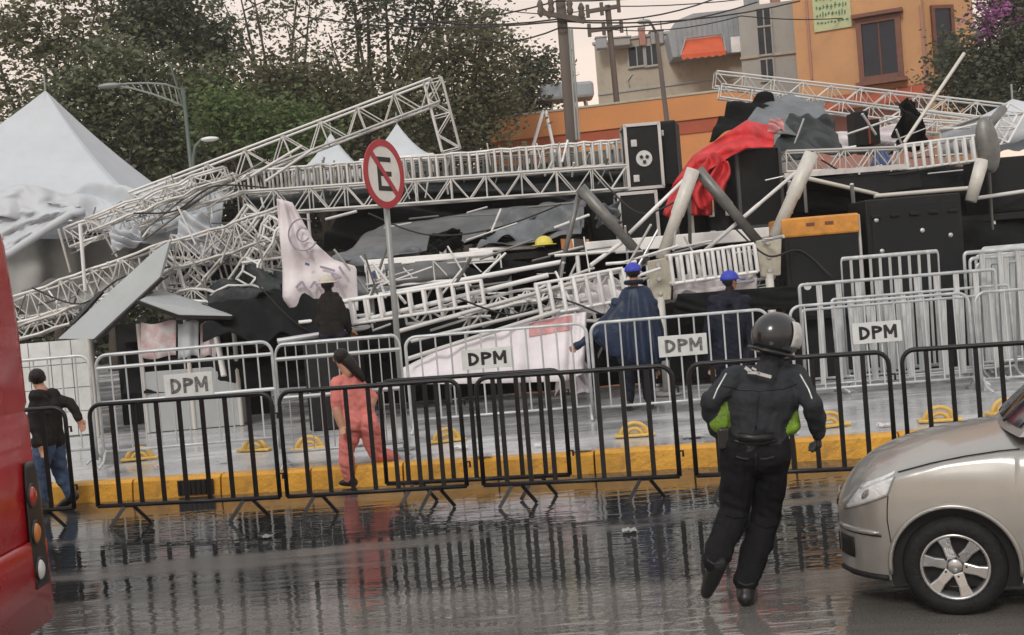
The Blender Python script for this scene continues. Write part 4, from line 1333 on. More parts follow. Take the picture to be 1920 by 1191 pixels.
# stage platform: deck slab, white fascia beams, black skirt and understructure
st = thing('stage_deck', 'long white edged stage deck with black skirt under the wreck', 'stage', (0, 18, KZ))
zl = at(1100, 462, 18).z
xl, xr = at(640, 495, 18).x, at(2050, 400, 18).x
b = MB(); b.box(((xl + xr) / 2, 22.1, zl - .06), (xr - xl, 8, .1)); b.build('deck_slab', 'black_box', st)
for x0, x1 in ((xl + .35, at(925, 480, 18).x), (at(1098, 460, 18).x, at(1458, 435, 18).x)):
    b = MB(); b.box(((x0 + x1) / 2, 18.0, zl - .03), (x1 - x0, .07, .19)); b.build('edge_beam', 'deck_white', st, bevel=.01)
b = MB(); b.grid(lambda u, v: V((xl + (xr - xl) * u, 18.9 + .06 * math.sin(u * 90) + .04 * math.sin(u * 41 + 1), KZ + (zl - .12 - KZ) * v)), 160, 6); b.build('skirt', 'black_cloth', st, True)  # black cloth added so the gaps under the deck stay dark
for k in range(11):
    x = xl + .4 + (xr - xl - .8) * k / 10
    strut('post', (x, 18.15, KZ), (x, 18.15, zl - .12), .035, 'truss_white', st)
    if k < 10:
        x2 = xl + .4 + (xr - xl - .8) * (k + 1) / 10
        strut('cross_rail', (x, 18.15, KZ + .9), (x2, 18.15, KZ + .9), .025, 'truss_white', st)
        strut('cross_brace', (x, 18.2, KZ + .2), (x2, 18.2, zl - .2), .02, 'truss', st)
# black sheet added behind the trusses to keep their gaps dark
sheet('dark_backing', 'black sheet for dark gaps behind the level front truss', 'curtain', [at(600, 470, 22), at(1190, 440, 22), at(1190, 350, 22.3), at(640, 385, 22.3)], 'black_cloth', 24, 10, .1, .08, 3)
sheet('fallen_roof_sheet', 'grey roof sheet sagging across the middle of the stage', 'sheet', [at(600, 500, 18.3), at(850, 462, 18.2), at(1095, 375, 21.0), at(720, 420, 21.0)], 'grey_cloth', 26, 14, .1, .018, 4)
sheet('fallen_roof_sheet', 'darker grey folded sheet left of the first jack leg', 'sheet', [at(890, 466, 18.0), at(1090, 440, 18.0), at(1100, 372, 20.4), at(960, 395, 20.4)], 'grey_cloth', 22, 12, .08, .03, 5)
sheet('black_tarpaulin', 'crumpled black tarpaulin below the yellow helmet', 'tarpaulin', [at(840, 530, 17.8), at(1060, 505, 17.8), at(1050, 452, 18.6), at(850, 470, 18.6)], 'black_cloth', 22, 12, .05, .09, 6)
sheet('black_tarpaulin', 'black tarpaulin heaped over debris left of the seated person', 'tarpaulin', [at(380, 640, 16.6), at(700, 630, 16.6), at(600, 545, 18.5), at(400, 555, 18.5)], 'black_cloth', 24, 16, -.25, .1, 7)
sheet('black_tarpaulin', 'dark green black tarpaulin edge under the crumpled trusses', 'tarpaulin', [at(385, 590, 17.6), at(530, 560, 17.6), at(530, 505, 18.4), at(400, 535, 18.4)], 'dark_tarp', 20, 10, -.1, .08, 8)
sheet('black_backing', 'long black backing sheet hanging low behind the seated person', 'curtain', [at(230, 740, 17.4), at(1120, 700, 17.4), at(1120, 575, 17.6), at(230, 640, 17.6)], 'black_cloth', 40, 8, 0, .06, 9)  # black sheet added to keep the low gaps dark
sheet('black_backing', 'black backing sheet across the stage right behind the officers', 'curtain', [at(1230, 720, 17.9), at(1960, 660, 17.9), at(1960, 400, 18.1), at(1230, 470, 18.1)], 'black_cloth', 40, 10, 0, .06, 10)  # black sheet added for the dark between the barrier bars
sheet('black_band', 'sagging black cloth band behind the second blue cap officer', 'banner', [at(1262, 592, 15.9), at(1500, 577, 15.9), at(1498, 535, 15.9), at(1270, 552, 15.9)], 'black_cloth', 24, 6, .1, .02, 11)
sheet('black_backing', 'black backing behind the right side speaker cases', 'curtain', [at(1400, 470, 19.6), at(1960, 430, 19.6), at(1960, 300, 19.9), at(1440, 335, 19.9)], 'black_cloth', 30, 10, 0, .07, 12)  # black sheet added to keep the space behind the cases dark
# right: wavy long black trunk
t = thing('black_stage_wedge', 'long black wedge of stage roof under the right truss', 'stage panel', at(1640, 368, 17.9))
b = MB(); b.prism([at(1500, 338, 18.2), at(1725, 316, 18.2), at(1728, 352, 18.2), at(1640, 366, 18.2), at(1560, 350, 18.2)], (0, 1.0, 0)); b.build('panel', 'black_box', t, bevel=.02)
b = MB(); b.bar(at(1470, 330, 18.15), at(1700, 312, 18.15), .05, .08); b.build('trim', 'alu', t)

for i in range(46):
    px = rnd.uniform(455, 1170); py = 372 - (px - 455) * .072 + rnd.uniform(-52, 6)
    an = R(rnd.uniform(62, 112)); L = rnd.uniform(26, 52); Y = rnd.uniform(20.1, 21.6)
    o = strut('broken_brace', at(px - L / 2 * math.cos(an), py + L / 2 * math.sin(an), Y), at(px + L / 2 * math.cos(an), py - L / 2 * math.sin(an), Y + rnd.uniform(-.2, .2)), rnd.uniform(.012, .022), rnd.choice(['truss', 'truss_white', 'truss_dark', 'truss_dark']))
    tag(o, 'short broken brace caught in the long ladder truss behind the sign', 'brace', 'broken braces in the long ladder truss')
for i in range(34):
    px = rnd.uniform(120, 460); py = 440 - (px - 120) * .27 + rnd.uniform(-30, 40)
    an = R(rnd.choice([rnd.uniform(10, 40), rnd.uniform(50, 120)])); L = rnd.uniform(25, 70); Y = rnd.uniform(18.8, 19.6)
    o = strut('broken_brace', at(px - L / 2 * math.cos(an), py + L / 2 * math.sin(an), Y), at(px + L / 2 * math.cos(an), py - L / 2 * math.sin(an), Y + rnd.uniform(-.3, .3)), rnd.uniform(.008, .018), rnd.choice(['truss', 'truss_white', 'truss_dark', 'truss_dark']))
    tag(o, 'thin broken brace lying over the slumped eave of the big tent', 'brace', 'broken braces over the big tent eave')
sheet('dark_backing', 'dark sheet for dark gaps behind the long ladder truss', 'curtain', [at(455, 400, 22), at(1180, 352, 22), at(1180, 292, 22), at(470, 352, 22)], 'dark_tarp', 36, 8, .05, .05, 31)  # dark sheet added so the openings between the rungs look dark
sheet('dark_backing', 'dark sheet for the hollow inside the tangle left of the banner', 'curtain', [at(330, 560, 20), at(545, 520, 20), at(545, 405, 20.2), at(330, 470, 20.2)], 'black_cloth', 20, 10, .05, .08, 32)  # black sheet added to darken the hollow of the tangle
# ---------------------------------------------------------------- speakers and cases


def case(label, rect, Y, depth, m='black_box', cat='speaker', name='loudspeaker', group='speakers and cases on the stage', turn=0.0, corners=False, frame=None, z_to=None):
    x0, y0, x1, y1 = rect
    a, c = at(x0, y1, Y), at(x1, y1, Y)
    hgt = (y1 - y0) / FPX * Y
    wd = (x1 - x0) / FPX * Y
    cen = (a + c) / 2
    if z_to is not None:
        hgt += cen.z - z_to; cen.z = z_to
    t = thing(name, label, cat, V((cen.x, Y + depth / 2, cen.z)), group)
    b = MB(); b.box((0, 0, hgt / 2), (wd, depth, hgt)); body = b.build('cabinet', m, t, bevel=.02, local=True)
    if frame:
        for sx in (-1, 1):
            for sy in (-1, 1): strut('edge_profile', V(t.location) + V((sx * wd / 2, sy * depth / 2, 0)), V(t.location) + V((sx * wd / 2, sy * depth / 2, hgt)), .025, frame, t, True)
        for z in (0, hgt):
            for sy in (-1, 1): strut('edge_profile', V(t.location) + V((-wd / 2, sy * depth / 2, z)), V(t.location) + V((wd / 2, sy * depth / 2, z)), .025, frame, t, True)
            for sx in (-1, 1): strut('edge_profile', V(t.location) + V((sx * wd / 2, -depth / 2, z)), V(t.location) + V((sx * wd / 2, depth / 2, z)), .025, frame, t, True)
    else:
        b = MB(); b.box((0, -depth / 2 - .008, hgt / 2), (wd * .9, .016, hgt * .92)); b.build('grille', 'grille', t, bevel=.006, local=True)
    if corners:
        for sx in (-1, 1):
            for z in (.05, hgt - .05):
                b = MB(); b.box((sx * (wd / 2 - .04), -depth / 2 - .012, z), (.09, .03, .09)); b.build('corner_cap', 'alu', t, bevel=.012, local=True)
    t.rotation_euler[2] = turn
    return t, wd, hgt


t, wd, hg = case('black flight case with pale frame and round emblem beside the red cloth', (1180, 234, 1244, 352), 19.4, .6, frame='alu', name='flight_case', cat='flight case')
b = MB(); b.lathe([(.0, 0), (.13, 0), (.135, .01), (.0, .012)], 24, V((.0, -.32, hg * .46)), 'y'); em = b.build('emblem', 'sign_plate', t, local=True)
for a in range(3):
    q = a * 2.094 + .5
    b = MB(); b.box((.055 * math.cos(q), -.336, hg * .46 + .055 * math.sin(q)), (.05, .01, .05), Matrix.Rotation(q, 3, 'Y')); b.build('emblem_mark', 'ink', em, local=True)
for z in (.16, hg - .3):
    b = MB(); b.box((-.15, -.312, z), (.1, .03, .12)); b.build('latch', 'alu', t, bevel=.01, local=True)
t, wd, hg = case('black case standing right of the emblem flight case', (1247, 226, 1284, 345), 19.5, .7, corners=False, turn=-.25)
b = MB(); b.box((-.08, -.36, hg - .2), (.1, .03, .1)); b.build('latch', 'alu', t, bevel=.01, local=True)
case('large black loudspeaker under the red cloth', (1372, 278, 1462, 425), 18.5, .8, turn=.3, frame='speaker_edge')
case('black case with pale edges under the emblem flight case', (1165, 362, 1235, 436), 18.8, .6, frame='alu', name='flight_case', cat='flight case', z_to=zl)
case('black case with pale edges between the two jacks', (1288, 385, 1330, 432), 18.7, .5, frame='alu', name='flight_case', cat='flight case', z_to=zl, turn=.3)
case('small black monitor speaker left of the large loudspeaker', (1332, 395, 1372, 434), 18.5, .5, z_to=zl, corners=True)
case('black case filling the gap below the red cloth', (1236, 372, 1290, 434), 19.3, .6, z_to=zl)
case('black case behind the slanting pale pole', (1395, 345, 1480, 434), 19.6, .6, z_to=zl)
# base block that carries the upper speakers
case('wide black riser carrying the emblem flight case', (1110, 356, 1290, 440), 20.3, .8, z_to=zl, name='stage_riser', cat='riser')
t, wd, hg = case('black bin case with an orange lid at stage right', (1476, 440, 1614, 518), 16.8, .8, name='lid_case', cat='case', z_to=KZ + .9)
b = MB(); b.box((0, -.0, hg + .13), (wd * 1.06, .86, .28)); lid = b.build('lid', 'orange_lid', t, bevel=.03, local=True)
for x in (-.15, .12):
    b = MB(); b.box((x, -.435, hg + .16), (.12, .012, .045)); b.build('printed_mark', 'brown_trim', lid, local=True)
for x in (-.25,):
    b = MB(); b.lathe([(0, 0), (.055, 0), (.05, .02), (0, .02)], 14, V((x, -.42, hg - .72)), 'y'); b.build('stud', 'sign_plate', t, local=True)
strut('side_rail', V(t.location) + V((wd / 2 + .05, -.3, 0)), V(t.location) + V((wd / 2 + .05, -.3, hg + .25)), .03, 'alu', t)
case('platform crate under the orange lid case', (1470, 518, 1616, 640), 17.0, .8, name='crate', cat='crate', z_to=KZ)
t, wd, hg = case('big black road case at stage right', (1632, 368, 1812, 522), 16.9, .9, name='road_case', cat='case', z_to=KZ)
for i in range(5):
    b = MB(); b.box((-wd * .4 + wd * .2 * i, -.48, hg - .25), (.14, .03, .05)); b.build('handle_slot', 'car_dark', t, bevel=.01, local=True)
for x, z in ((.1, -.5), (-.5, -.75), (.5, -.6), (-.55, -.3)):
    b = MB(); b.ell((x, -.47, hg + z), (.035, .02, .035), 10, 6); b.build('rivet', 'alu', t, local=True)
case('black case at the right edge below the white tower', (1852, 292, 1990, 372), 18.2, .9, z_to=zl)
# dark upright speakers in the back right
case('narrow black speaker with red badge behind the right truss', (1606, 208, 1632, 275), 21.0, .5)
t, wd, hg = case('dark red case between black speaker and white pole', (1632, 222, 1652, 270), 20.9, .4, m='orange_wall_deep', name='flight_case', cat='flight case')
sheet('black_bundle', 'pointed black cloth bundle behind the leaning thin pole', 'cloth', [at(1672, 285, 20.6), at(1745, 275, 20.6), at(1715, 190, 20.8), at(1690, 188, 20.8)], 'black_cloth', 12, 10, -.1, .1, 13)
sheet('white_sheet', 'white sheet hanging behind the right truss', 'sheet', [at(1560, 292, 21.6), at(1700, 282, 21.6), at(1690, 235, 21.8), at(1565, 250, 21.8)], 'white_cloth', 14, 8, .05, .05, 14)
sheet('blue_bag', 'crumpled blue bag behind the right truss', 'bag', [at(1630, 318, 19.0), at(1672, 312, 19.0), at(1660, 285, 19.2), at(1640, 288, 19.2)], 'print_blue', 10, 8, -.08, .04, 15)
sheet('grey_tarpaulin', 'grey green tarpaulin draped over the stage top right of the red cloth', 'tarpaulin', [at(1395, 232, 19.2), at(1565, 280, 19.2), at(1545, 190, 21.0), at(1440, 180, 21.0)], 'tarp_grey', 26, 16, -.12, .026, 16)
sheet('grey_tarpaulin', 'dark tarpaulin fold below the grey green one', 'tarpaulin', [at(1440, 300, 18.9), at(1580, 285, 18.9), at(1560, 220, 19.6), at(1480, 215, 19.6)], 'dark_tarp', 26, 16, -.1, .03, 17)
sheet('black_hood', 'black curved cloth behind the red cloth', 'cloth', [at(1330, 255, 20), at(1480, 235, 20), at(1440, 180, 20.6), at(1365, 205, 20.6)], 'black_cloth', 18, 12, -.15, .06, 18)
sheet('pink_rag', 'pink and white rag above the red cloth end', 'cloth', [at(1438, 250, 18.4), at(1472, 244, 18.4), at(1468, 222, 18.5), at(1442, 226, 18.5)], 'print_pink', 10, 8, -.03, .03, 19)
# red cloth: top swag over the speaker plus hanging tail
t = thing('red_cloth', 'bright red cloth draped over the large loudspeaker', 'cloth', at(1280, 400, 18.2))
P = [(1452, 238), (1400, 226), (1350, 258), (1300, 292), (1262, 345), (1243, 402)]
Q2 = [(1450, 276), (1404, 278), (1372, 292), (1330, 318), (1282, 360), (1258, 412)]


def lerp_poly(P, u):
    x = u * (len(P) - 1); i = min(int(x), len(P) - 2); f = x - i
    return (P[i][0] + (P[i + 1][0] - P[i][0]) * f, P[i][1] + (P[i + 1][1] - P[i][1]) * f)


b = MB()
b.grid(lambda u, v: at(*[lerp_poly(P, u)[k] * (1 - v) + lerp_poly(Q2, u)[k] * v for k in (0, 1)], 18.55 - .45 * v + .07 * math.sin(v * 9 + u * 14) + .05 * math.sin(u * 31)), 40, 12)
b.build('swag', 'red_cloth', t, True, solid=.015)
b = MB()
b.grid(lambda u, v: at(1302 + 62 * u + 6 * math.sin(v * 7), 300 + 85 * v - 8 * u + 10 * math.sin(u * 8), 18.1 + .09 * math.sin(u * 17 + v * 3)), 22, 14)
b.build('hanging_tail', 'red_cloth', t, True, solid=.015)
b = MB()
b.grid(lambda u, v: at(1290 + 45 * u, 360 + 44 * v, 18.3 + .07 * math.sin(u * 14)), 14, 8)
b.build('lower_fold', 'red_cloth', t, True, solid=.015)

# ---------------------------------------------------------------- hydraulic jack frames


def jack(label, top, plate, legs, Y):
    pt = at(*top, Y)
    pl = [at(x, y, Y - .2) for x, y in plate]
    t = thing('jack_frame', label, 'jack', V((pl[0].x, Y, KZ)), 'jack frames in front of the stage')
    b = MB(); b.prism(pl, (0, .08, 0)); p_ = b.build('jack_plate', 'plate', t, bevel=.015)
    c = (pl[0] + pl[2]) / 2
    for k in range(3):
        b = MB(); b.lathe([(0, 0), (.035, 0), (.03, -.02), (0, -.02)], 10, c + V((.0, -.01, .22 - .2 * k)), 'y'); b.build('bolt', 'alu', p_)
    for (a, c_, r, m, nm, dy) in legs:
        b = MB(); q0, q1 = at(*a, Y + dy), at(*c_, Y + dy)
        b.tube([q0, q0.lerp(q1, .5), q0.lerp(q1, .52), q1], [r, r, r * .86, r * .86], 12); b.build(nm, m, t, True)
    b = MB(); foot = V((c.x, Y - .16, KZ)); b.tube([foot, V((c.x, Y - .16, min(p.z for p in pl) + .05))], .06, 10); b.lathe([(0, 0), (.2, 0), (.2, .03), (.07, .05)], 16, foot); b.build('jack_foot', 'tube_light', t, True)
    return t


jack('first pale jack frame with cream plate behind the poncho officer', (1300, 318), [(1214, 490), (1262, 480), (1258, 562), (1222, 566)], [((1300, 318), (1240, 486), .1, 'tube_light', 'ram', -.02), ((1088, 352), (1212, 492), .085, 'truss_dark', 'dark_leg', .1), ((1180, 438), (1298, 322), .03, 'truss_white', 'stay', .25), ((1086, 362), (1048, 522), .04, 'truss_dark', 'stay', .2)], 16.9)
jack('second pale jack frame with cream plate beside the orange lid case', (1522, 288), [(1418, 452), (1466, 440), (1464, 516), (1428, 520)], [((1522, 288), (1452, 446), .105, 'tube_light', 'ram', -.02), ((1308, 318), (1424, 456), .085, 'truss_dark', 'dark_leg', .1), ((1322, 470), (1522, 298), .03, 'truss_white', 'stay', .25), ((1292, 335), (1294, 470), .03, 'truss_dark', 'stay', .2)], 16.9)
t = thing('jack_frame', 'third jack with grey oval bracket at the right edge', 'jack', at(1822, 378, 17.4), 'jack frames in front of the stage')
b = MB(); b.ell(at(1852, 272, 17.4), (.17, .12, .42), rot=Matrix.Rotation(R(-6), 3, 'Y')); b.build('bracket', 'truss_dark', t, True)
b = MB(); b.tube([at(1842, 300, 17.4), at(1820, 378, 17.4)], [.1, .085], 12); b.build('ram', 'tube_light', t, True)
b = MB(); b.tube([at(1850, 240, 17.4), at(1880, 205, 17.8)], .07, 10); b.build('arm', 'truss_dark', t, True)

# ---------------------------------------------------------------- tents


def pagoda(name, label, apex, half, zeave, Yc, lean=0.0, legs=True, drop=.35, m='tent', group='white peaked tents', n=16, sag=.1):
    ap = at(*apex, Yc)
    t = thing(name, label, 'tent', V((ap.x, Yc, KZ)), group)
    c = V((ap.x, Yc, 0))
    rise = ap.z - zeave
    cor = [V((c.x + sx * half, Yc + sy * half, zeave + lean * sx * half)) for sx, sy in ((-1, -1), (1, -1), (1, 1), (-1, 1))]
    for k in range(4):
        A, B_ = cor[k], cor[(k + 1) % 4]

        def fn(u, v, A=A, B_=B_):
            e = A.lerp(B_, u)
            s = v
            p = e.lerp(V((ap.x, Yc, 0)), s)
            z = e.z * (1 - s) + s * ap.z
            z = e.z + (ap.z - e.z) * (s ** 1.55) - sag * math.sin(math.pi * u) * (1 - s) ** 2 * s * 6
            return V((p.x, p.y, z))
        b = MB(); b.grid(fn, n, 14); b.build('roof_panel', m, t, True, solid=.01)
        b = MB()
        b.grid(lambda u, v, A=A, B_=B_: A.lerp(B_, u) + V((0, 0, .01 - drop * v - .03 * math.sin(u * 30) * v)), 20, 3); b.build('valance', m, t, True, solid=.008)
        strut('eave_rail', A, B_, .03, 'alu', t)
        if legs: strut('leg', V((A.x, A.y, KZ)), A, .04, 'alu', t)
    strut('finial', ap - V((0, 0, .1)), ap + V((0, 0, .28)), .02, 'lamp_post', t)
    return t


ze = at(300, 345, 22).z
tt = pagoda('pagoda_tent', 'large white peaked tent leaning over the wreck on the left', (85, 170), 3.5, ze - .55, 23.9, lean=-.09, drop=.3, n=24, sag=.16)
tt['group'] = 'white peaked tents'
# torn inner lining and slumped eave of that tent
b = MB(); b.grid(lambda u, v: at(lerp_poly([(-40, 350), (100, 352), (250, 392), (390, 372)], u)[0] + 4 * math.sin(v * 9), lerp_poly([(-40, 350), (100, 352), (250, 392), (390, 372)], u)[1] + v * (62 - 18 * u) + 6 * math.sin(u * 22 + v * 3), 19.8 - .25 * v + .06 * math.sin(u * 40) + .12 * noise.noise(V((u * 7, v * 2, 0))) + .04 * noise.noise(V((u * 22, v * 5, 3)))), 90, 16); b.build('slumped_eave', 'tent', tt, True, solid=.012)
b = MB(); b.grid(lambda u, v: at(lerp_poly([(-60, 505), (20, 470), (90, 425), (150, 398)], u)[0], lerp_poly([(-60, 505), (20, 470), (90, 425), (150, 398)], u)[1] - v * lerp_poly([(0, 90), (0, 85), (0, 45), (0, 12)], u)[1], 19.4 + .3 * v + .05 * math.sin(v * 11 + u * 7) + .14 * noise.noise(V((u * 5, v * 5, 1))) + .07 * noise.noise(V((u * 14, v * 14, 5)))), 50, 26); b.build('torn_flap', 'tent', tt, True, solid=.012)
b = MB(); b.tube([at(-60, 507, 19.35), at(20, 474, 19.35), at(90, 428, 19.35), at(135, 400, 19.4), at(158, 398, 19.4)], .07, 8); b.build('rolled_hem', 'tent', tt, True)
b = MB(); b.grid(lambda u, v: at(0 + 310 * u, 420 + 160 * v - 60 * u * v, 21.0 + .12 * math.sin(u * 24) + .2 * noise.noise(V((u * 8, v * 2, 7)))), 70, 14); b.build('inner_wall', 'tent_in', tt, True, solid=.01)
b = MB(); b.grid(lambda u, v: at(160 + 160 * u, 418 + 30 * u + 22 * v * (1 - u * .5), 19.9 + .1 * math.sin(u * 12)), 20, 5); b.build('dark_lining', 'dark_tarp', tt, True, solid=.01)
pagoda('pagoda_tent', 'small white tent peak left of the no parking sign', (620, 250), .9, at(620, 326, 30).z, 30, drop=.25, m='tent', n=10)
pagoda('pagoda_tent', 'small white tent peak right above the no parking sign', (744, 232), .9, at(744, 302, 30).z, 30, drop=.25, n=10)
pagoda('pagoda_tent', 'small white tent at the right edge beside the bougainvillea', (1898, 186), 1.0, at(1898, 225, 22).z, 22, drop=.5, n=10)

# ---------------------------------------------------------------- banner, panels, kiosk
bt = thing('white_banner', 'torn white banner with ring emblem hanging behind the dark jacket person', 'banner', at(600, 600, 17.2))
L_ = [(519, 372), (524, 440), (530, 505), (530, 560), (560, 600)]
R_ = [(548, 380), (590, 455), (625, 487), (668, 500), (672, 582)]
bf = lambda u, v: at(*[lerp_poly(L_, v)[k] * (1 - u) + lerp_poly(R_, v)[k] * u for k in (0, 1)], 17.25 + .05 * math.sin(u * 13 + v * 4) + .04 * math.sin(v * 15))
b = MB(); b.grid(bf, 20, 30); b.build('cloth', 'white_cloth', bt, True, solid=.008)
cc = at(568, 440, 17.12)
for r0, m in ((.21, 'print_lilac'), (.09, 'print_lilac')):
    b = MB()
    b.tube([cc + V((r0 * math.cos(a), 0, r0 * 1.1 * math.sin(a))) for a in [R(x) for x in range(50, 331, 14)]], .022, 6, flat=.5); b.build('ring_print', m, bt, True)
for (x0, y0, x1, y1, m) in ((575, 472, 582, 478, 'print_lilac'), (600, 500, 628, 508, 'print_lilac'), (610, 520, 606, 545, 'print_lilac'), (622, 512, 634, 540, 'print_lilac'), (598, 528, 640, 520, 'print_lilac'), (555, 540, 566, 528, 'print_lilac'), (566, 528, 574, 542, 'print_lilac'), (582, 540, 590, 528, 'print_lilac'), (590, 528, 598, 541, 'print_lilac'), (636, 500, 645, 515, 'print_lilac'), (572, 494, 580, 497, 'print_blue')):
    strut('print_stroke', at(x0, y0, 17.13), at(x1, y1, 17.13), .018, m, bt, True, .004, up=(0, 1, 0))
# print sheet with blue mark under deck edge
t = thing('printed_sheet', 'grey sheet with blue printed mark under the left deck edge', 'sheet', at(700, 530, 17.9))
b = MB(); b.grid(lambda u, v: at(690 + 190 * u, 497 - 14 * u + (44 - 10 * u) * v, 17.92 + .03 * math.sin(u * 20)), 20, 4); b.build('cloth', 'grey_cloth', t, True, solid=.01)
b = MB(); b.prism([at(690, 502, 17.86), at(722, 500, 17.86), at(724, 530, 17.86), at(692, 532, 17.86)], (0, .01, 0)); b.build('white_patch', 'white_cloth', t)
for a, c in (((700, 508), (704, 522)), ((704, 522), (720, 505)), ((702, 510), (716, 512))): strut('blue_mark', at(*a, 17.84), at(*c, 17.84), .03, 'print_blue', t, True, .004, up=(0, 1, 0))
# big grey plank-like roof panels
t = thing('fallen_cladding_board', 'long grey panel leaning diagonally over the kiosk', 'panel', at(170, 640, 16.90))
b = MB(); b.prism([at(108, 636, 16.80), at(176, 636, 16.80), at(300, 520, 17.50), at(318, 452, 17.90), at(290, 470, 17.90)], (0.02, .1, .03)); b.build('face_sheet', 'panel_grey', t, bevel=.01)
b = MB(); b.bar(at(178, 640, 16.80), at(303, 522, 17.50), .12, .05); b.build('edge_channel', 'black_steel', t)
b = MB(); b.bar(at(135, 608, 17.00), at(190, 548, 17.50), .1, .04); b.build('edge_channel', 'black_steel', t)
t = thing('fallen_cladding_board', 'shorter grey panel lying flat as the kiosk roof', 'panel', at(350, 590, 17.30))
b = MB(); b.prism([at(262, 562, 17.00), at(300, 542, 17.90), at(430, 584, 17.90), at(436, 592, 17.10), at(330, 590, 17.00)], (0, .02, -.06)); b.build('face_sheet', 'panel_grey', t, bevel=.008)
b = MB(); b.bar(at(256, 566, 16.95), at(335, 594, 16.95), .08, .05); b.bar(at(335, 594, 16.95), at(436, 596, 17.00), .08, .05); b.build('edge_channel', 'black_steel', t)
kq = at(345, 660, 17.40)
kz = at(345, 600, 17.40).z
t = thing('kiosk', 'small kiosk with poster sheets under the fallen grey panel', 'kiosk', V((kq.x, 17.40, KZ)))
x0, x1 = at(262, 640, 17.40).x, at(440, 640, 17.40).x
b = MB(); b.box(((x0 + x1) / 2 - .35, 18.90, (KZ + kz) / 2), (x1 - x0 + 1.0, .05, kz - KZ)); b.build('back_wall', 'black_box', t)
for x in (x0 - .75, x0, (x0 + x1) / 2, x1): strut('post', (x, 17.40, KZ), (x, 17.40, kz), .035, 'tube_light', t)
b = MB(); b.box(((x0 + x1) / 2, 17.70, KZ + .45), (x1 - x0, .6, .9)); b.build('counter', 'panel_grey', t, bevel=.01)
for i, (a, c, m) in enumerate(((264, 330, 'poster_sheet'), (334, 372, 'tent'), (376, 405, 'poster_sheet'))):
    b = MB(); b.grid(lambda u, v: at(a + (c - a) * u, 604 + 66 * v + 4 * math.sin(u * 5 + i), 17.35 + .03 * math.sin(u * 9)), 10, 6); p = b.build('poster', m, t, True, solid=.006)
strut('leaning_pole', at(402, 610, 17.20), at(420, 705, 17.00), .045, 'truss_white', t)
# pale tiled wall panel at far left
wq = at(100, 720, 17.10)
t = thing('pale_wall_panel', 'pale grey tiled hoarding panel behind the leftmost grey barrier', 'hoarding', V((wq.x, 17.90, KZ)))
xa, xb = at(-150, 640, 17.90).x, at(172, 640, 17.90).x
za = at(100, 640, 17.90).z
b = MB(); b.box(((xa + xb) / 2, 17.95, (KZ + za) / 2), (xb - xa, .06, za - KZ)); b.build('backing', 'concrete', t)
nx, nzz = 8, 4
for i in range(nx):
    for j in range(nzz):
        wx, wz = (xb - xa) / nx, (za - KZ) / nzz
        b = MB(); b.box((xa + wx * (i + .5), 17.91, KZ + wz * (j + .5)), (wx - .012, .025, wz - .012)); b.build('panel', 'sign_plate', t, bevel=.004)
# fallen white banner on the ground
fb = thing('fallen_banner', 'white and pink banner fallen in a wedge behind the middle barriers', 'banner', at(920, 705, 15.4))
T_ = [(755, 690), (840, 648), (960, 612), (1060, 590), (1100, 585)]
U_ = [(757, 720), (850, 720), (960, 718), (1060, 715), (1095, 700)]
ff = lambda u, v: at(*[lerp_poly(T_, u)[k] * (1 - v) + lerp_poly(U_, u)[k] * v for k in (0, 1)], 15.9 - .5 * v + .05 * math.sin(u * 30 + v * 2) + .03 * math.sin(u * 57))
b = MB(); b.grid(ff, 50, 10); b.build('cloth', 'white_cloth', fb, True, solid=.008)
b = MB(); b.grid(lambda u, v: ff(.58 + .25 * u, .02 + .22 * v) + V((0, -.02, 0)), 16, 5); b.build('pink_print', 'print_pink', fb, True)
sheet('white_sheet', 'pale cloth fallen left of the poncho officer legs', 'sheet', [at(1040, 735, 15.6), at(1110, 730, 15.6), at(1105, 690, 15.9), at(1060, 660, 15.9)], 'white_cloth', 16, 12, -.05, .07, 21)
# yellow helmet lying on the tarpaulin
t = thing('hard_hat', 'yellow hard hat lying on the black tarpaulin', 'hard hat', at(1020, 462, 17.9))
b = MB(); b.ell(at(1020, 458, 17.9), (.14, .12, .13), 18, 8, z0=-.05); b.build('shell', 'yellow_helmet', t, True)
b = MB(); b.lathe([(.1, 0), (.19, -.01), (.19, .005), (.1, .012)], 18, at(1020, 459, 17.9)); b.build('brim', 'yellow_helmet', t, True)

